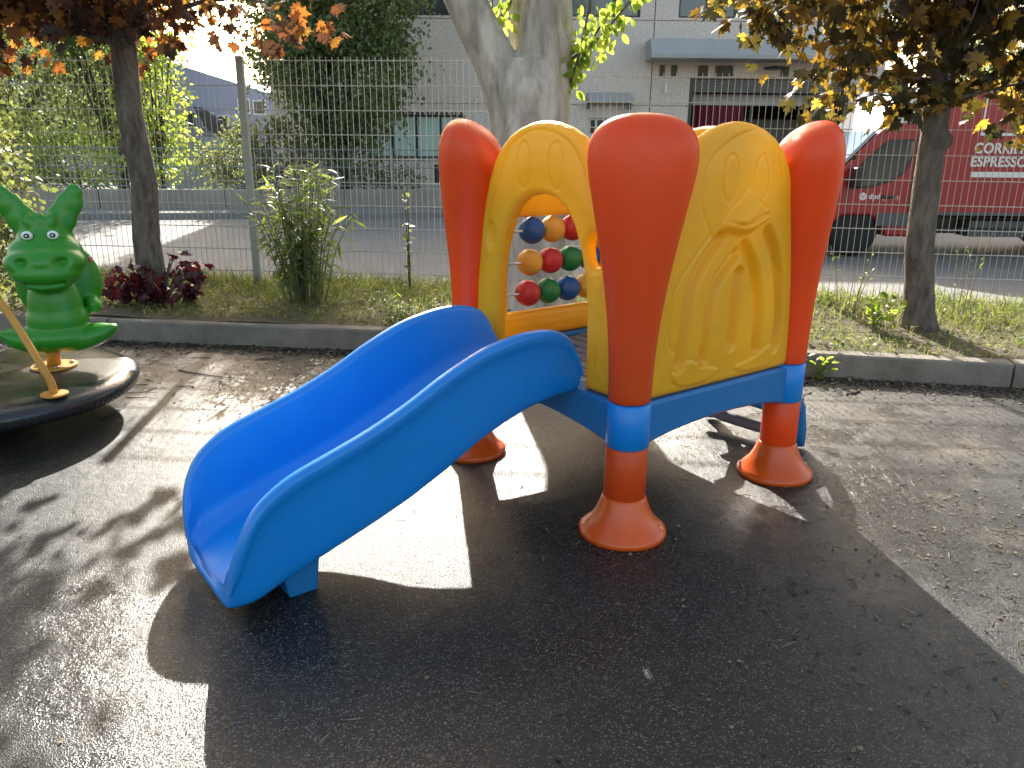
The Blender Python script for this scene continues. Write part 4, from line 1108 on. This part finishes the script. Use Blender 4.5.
stem_bush('bright_tuft', 'bright green tuft at the kerb edge behind the slide', 'plant', (-.84, 5.78, .16), 26, .22, .17, 10, .05, T_L, M['leaf_lime'], M['stem'], .8, r0=.002, lo=.05)
stem_bush('young_tree_shoot', 'long shoot with bright green leaves at the right picture edge', 'plant', (4.15, 5.6, .15), 7, 1.5, .42, 12, .11, T_O, M['leaf_lime'], M['bark_maple'], .7, r0=.01, lo=.5)
RB = empty('red_leaf_shrub', (-2.86, 6.35, .18), 0, 'dark red leafed shrub at the foot of the left maple', 'shrub')
mb = MB(); s_, e_ = spray((-2.86, 6.35, .16), (-2.83, 6.3, .38), (.36, .2, .22), 14); limbs(mb, s_, e_, .008, base=RB.location, jitter=.02); mb.build('stems', M['bark_maple'], RB)
crown('foliage', RB, [(-3.02, 6.28, .33, .20, .16, .13), (-2.68, 6.35, .38, .19, .16, .14), (-2.9, 6.25, .25, .16, .14, .1)], 70, 4, .045, .075, T_M, M['leaf_redshrub'], .6, fill=.3)
# dense bush at the left edge
LB = empty('broadleaf_bush', (-4.2, 6.2, .17), 0, 'tall olive green bush at the left picture edge', 'bush')
mb = MB(); s_, e_ = spray((-4.2, 6.2, .1), (-4.3, 6.2, 1.15), (.5, .4, .8), 20); limbs(mb, s_, e_, .014, base=LB.location, jitter=.05); mb.build('stems', M['bark_far'], LB)
crown('foliage', LB, [(-4.12, 6.2, 1.15, .42, .4, .85), (-3.95, 6.15, .6, .3, .35, .45), (-4.6, 6.2, 1.5, .6, .45, .7)], 420, 16, .07, .048, T_O, M['leaf_olive'], .1, fill=.3)

# trees and bushes across the street
def far_tree(name, label, cat, base, blobs, nclump, per, spread, size, m, trunk_h, r0=.12, group=None, tm=None, droop=.3, fill=.5):
    o = empty(name, base, 0, label, cat, group); mb = MB()
    c = np.array(blobs[0][:3]); rr = np.array(blobs[0][3:])
    top = Vector((c[0], c[1], max(trunk_h, c[2])))
    mb.tube([(0, 0, -.1), (.02, 0, trunk_h * .5), tuple(top.lerp(Vector(base), .5) - Vector(base)), tuple(top - Vector(base))], [r0 * 1.2, r0, r0 * .75, r0 * .3], 10)
    for b in blobs:
        s_, e_ = spray((base[0], base[1], base[2] + trunk_h * .7), b[:3], b[3:], 7); limbs(mb, s_, e_, r0 * .4, base=base, jitter=.15)
    mb.build('trunk', M['bark_far'], o, smooth=True)
    crown('crown', o, blobs, nclump, per, spread, size, tm or T_S, m, droop, fill=fill); return o
far_tree('evergreen_tree', 'large dense dark evergreen behind the low wall', 'tree', (-3.9, 18.9, 0), [(-3.75, 18.9, 2.9, 1.45, 1.2, 1.5), (-3.6, 18.7, 5.4, 1.95, 1.3, 2.4), (-4.9, 18.8, 4.6, 1.1, 1.0, 2.0), (-3.7, 18.7, 1.5, .85, .8, 1.0), (-5.0, 18.8, 2.8, .8, .7, .6)], 2300, 17, .17, .10, M['leaf_dark'], 1.5, .14)
far_tree('leafy_tree', 'big mid green tree at the left edge across the street', 'tree', (-12.5, 20.5, 0), [(-12.6, 20.5, 3.3, 2.1, 1.8, 2.4), (-13.6, 20.5, 5.6, 2.4, 1.8, 2.4)], 1700, 18, .2, .085, M['leaf_mid'], 1.6, .16, 'green trees across the street')
far_tree('leafy_tree', 'mid green tree seen left of the left maple trunk', 'tree', (-10.0, 20.8, 0), [(-9.9, 20.8, 3.0, 1.25, 1.2, 2.3), (-10.3, 20.8, 5.4, 1.8, 1.2, 2.2)], 1300, 18, .18, .085, M['leaf_mid'], 1.6, .14, 'green trees across the street')
far_tree('poplar_tree', 'light yellow green young tree just right of the left maple trunk', 'tree', (-8.15, 18.9, 0), [(-8.2, 18.9, 2.2, .72, .6, 1.7), (-8.0, 18.9, 3.8, .5, .5, 1.1), (-8.6, 18.9, 1.9, .5, .5, 1.0)], 260, 13, .14, .11, M['leaf_lime'], 1.4, .06)
far_tree('wall_shrub', 'yellow green shrub growing against the railing at left', 'shrub', (-9.4, 17.6, .1), [(-9.4, 17.6, .9, 1.0, .4, .75), (-10.5, 17.4, 1.2, .7, .4, .9)], 240, 14, .1, .08, M['leaf_lime'], .4, .03)
far_tree('grey_shrub', 'grey green loose shrub left of the dark evergreen', 'shrub', (-5.9, 18.3, .1), [(-6.0, 18.3, 1.1, .8, .5, .8), (-5.1, 18.2, 1.2, .7, .5, .8), (-6.7, 18.4, .8, .5, .4, .5)], 330, 13, .11, .09, M['leaf_olive'], .5, .03)
far_tree('wall_shrub', 'grey leafless looking shrub in front of the mint window', 'shrub', (-2.6, 18.6, .1), [(-2.7, 18.6, .55, .6, .4, .5)], 80, 12, .1, .07, M['leaf_olive'], .4, .02)
far_tree('background_tree', 'bluish green tree rising beyond the red van at right', 'tree', (19.5, 33, 0), [(19.2, 33, 4.0, 2.8, 2.2, 2.7), (22, 33, 3.6, 2.4, 2, 2.4)], 700, 14, .3, .2, M['leaf_mid'], 2, .2, 'far background trees')
far_tree('background_tree', 'tall far tree behind the leafy trees at the left edge', 'tree', (-20, 34, 0), [(-20, 34, 4.2, 3.6, 2, 4.0), (-24, 34, 4.2, 3, 2, 3.6), (-17.0, 35, 3.2, 1.8, 1.5, 2.6)], 800, 14, .3, .2, M['leaf_mid'], 2, .2, 'far background trees')

# ------------------------------------------------------------------ grass, litter
n = 60000
gx = rng.uniform(-7, 7, n); k = rng.random(n)
y0 = np.array([ky(a) for a in gx]) + .10; y1 = np.array([fy(a) for a in gx]) + .22
gy_ = y0 + (y1 - y0) * k
dens = .5 + .5 * np.sin(gx * 2.1 + 1.3 * np.sin(gy_ * 3)) * np.cos(gy_ * 2.7 + gx) + .35 * (k - .35) - .25 * ((gx > .9) & (k < .45))
ok = rng.random(n) < np.clip(dens + .45, .12, 1)
gx, gy_, k = gx[ok], gy_[ok], k[ok]
gz_ = np.array([strip_z(a, b) for a, b in zip(gx, gy_)]) - .006
P = np.stack([gx, gy_, gz_], 1)
h = (.035 + .075 * rng.random(len(P)) ** 1.6) * (.7 + .9 * k)
D = rng.normal(size=P.shape) * [.45, .45, .1] + [0, 0, .75]
V, F = leaves(P, D, h, T_B)
k2 = rng.random(len(P)) < .16
Pw = P[k2] + np.stack([rng.normal(size=k2.sum()) * .02, rng.normal(size=k2.sum()) * .02, .008 + .05 * rng.random(k2.sum())], 1)
V2, F2 = leaves(Pw, rng.normal(size=Pw.shape) * [1, 1, .3], .02 + .03 * rng.random(len(Pw)), T_O, rng.normal(size=Pw.shape) * .4 + [0, 0, 1])
F = np.concatenate([F, F2 + len(V)]); V = np.concatenate([V, V2])
tag(link('grass', fast_mesh('grass', V, F), M['grass']), 'short patchy grass and weeds on the raised strip before the fence', 'grass', kind='stuff')

M['litter'] = mat('dry_litter', (.12, .08, .05), .9, island=[(.030, .022, .014), (.07, .045, .025), (.13, .09, .05), (.22, .17, .11)])
P = []; S = []
for _ in range(5200):          # along the kerb foot
    x = rng.uniform(-5, 6); P.append((x, ky(x) - abs(rng.normal()) * .13 - .01, .004)); S.append(.012 + .022 * rng.random())
for _ in range(2600):          # drifts on the right
    cxy = [(2.1, 3.0, .45, .30), (2.9, 3.7, .6, .4), (1.9, 2.35, .25, .3), (2.6, 4.5, .7, .25), (1.2, 2.0, .5, .4)][rng.integers(5)]
    P.append((cxy[0] + rng.normal() * cxy[2], cxy[1] + rng.normal() * cxy[3], .003)); S.append(.006 + .016 * rng.random() ** 2)
for _ in range(700):
    x = rng.uniform(-4, 5); P.append((x, ky(x) - rng.random() ** 1.3 * 4.5, .003)); S.append(.005 + .016 * rng.random() ** 2)
for _ in range(700):          # loose wedge at far left-middle
    P.append((-1.6 + rng.normal() * .7, 4.75 + rng.normal() * .35, .003)); S.append(.006 + .016 * rng.random())
for fx_, fy_ in ((.438, 2.802), (1.22, 3.40), (-.2, 3.64)):      # grit gathered round the feet
    for _ in range(150):
        a = rng.random() * 6.283; r_ = .175 + abs(rng.normal()) * .03; P.append((fx_ + r_ * math.cos(a), fy_ + r_ * math.sin(a), .003)); S.append(.004 + .010 * rng.random() ** 2)
P = np.array(P); S = np.array(S)
P = P[P[:, 1] < np.array([ky(a) for a in P[:, 0]]) - .008]; S = S[:len(P)]
D = rng.normal(size=P.shape) * [1, 1, .12] + [0, 0, .06]
V, F = leaves(P, D, S, (T_S[0] * [1.2, 1, 2.5], T_S[1]), rng.normal(size=P.shape) * .25 + [0, 0, 1])
ns = 1500
Ps = np.stack([rng.normal(1.7, 1.0, ns), rng.normal(2.9, .95, ns), np.full(ns, .003)], 1); Ps = Ps[Ps[:, 1] < np.array([ky(a) for a in Ps[:, 0]]) - .05]
V3, F3 = leaves(Ps, rng.normal(size=Ps.shape) * [1, 1, .08], .02 + .045 * rng.random(len(Ps)) ** 2, (T_L[0] * [.45, 1, .5], T_L[1]), rng.normal(size=Ps.shape) * .2 + [0, 0, 1])
F = np.concatenate([F, F3 + len(V)]); V = np.concatenate([V, V3])
V[:, 2] = np.maximum(V[:, 2], .0015)
mbt = MB()
def twig(x, y, L_, a, r=.0025):
    pts = []; p = Vector((x, y, .004))
    for k in range(6): pts.append(p.copy()); a += rng.normal() * .35; p += Vector((math.cos(a), math.sin(a), 0)) * L_ / 5; p.z = .004 + .004 * rng.random()
    mbt.tube(pts, [r, r, r * .9, r * .8, r * .6, r * .4], 5)
for _ in range(34): x = rng.uniform(-2.6, -.7); twig(x, rng.uniform(4.3, 5.35), rng.uniform(.06, .22), rng.random() * 6.3)
for _ in range(90): twig(rng.uniform(.9, 3.4), rng.uniform(1.9, 4.4), rng.uniform(.03, .13), rng.random() * 6.3, .0018)
for _ in range(60): x = rng.uniform(-4, 5); twig(x, ky(x) - rng.uniform(.03, .4), rng.uniform(.05, .25), rng.random() * 6.3, .003)
twig(-2.25, 4.05, .16, .8, .006); twig(-1.95, 4.62, .12, 2.2, .004); twig(2.05, 4.62, .30, .35, .005); twig(-2.2, 5.0, .5, -.3, .004)
tag(mbt.build('fallen_twigs', mat('twig_bark', (.045, .034, .024), .9), None), 'thin broken twigs scattered over the dark play surface', 'twigs', kind='stuff')
tag(link('leaf_litter', fast_mesh('leaf_litter', V, F), M['litter']), 'dry leaf crumbs drifted along the kerb and to the right', 'leaf litter', kind='stuff')
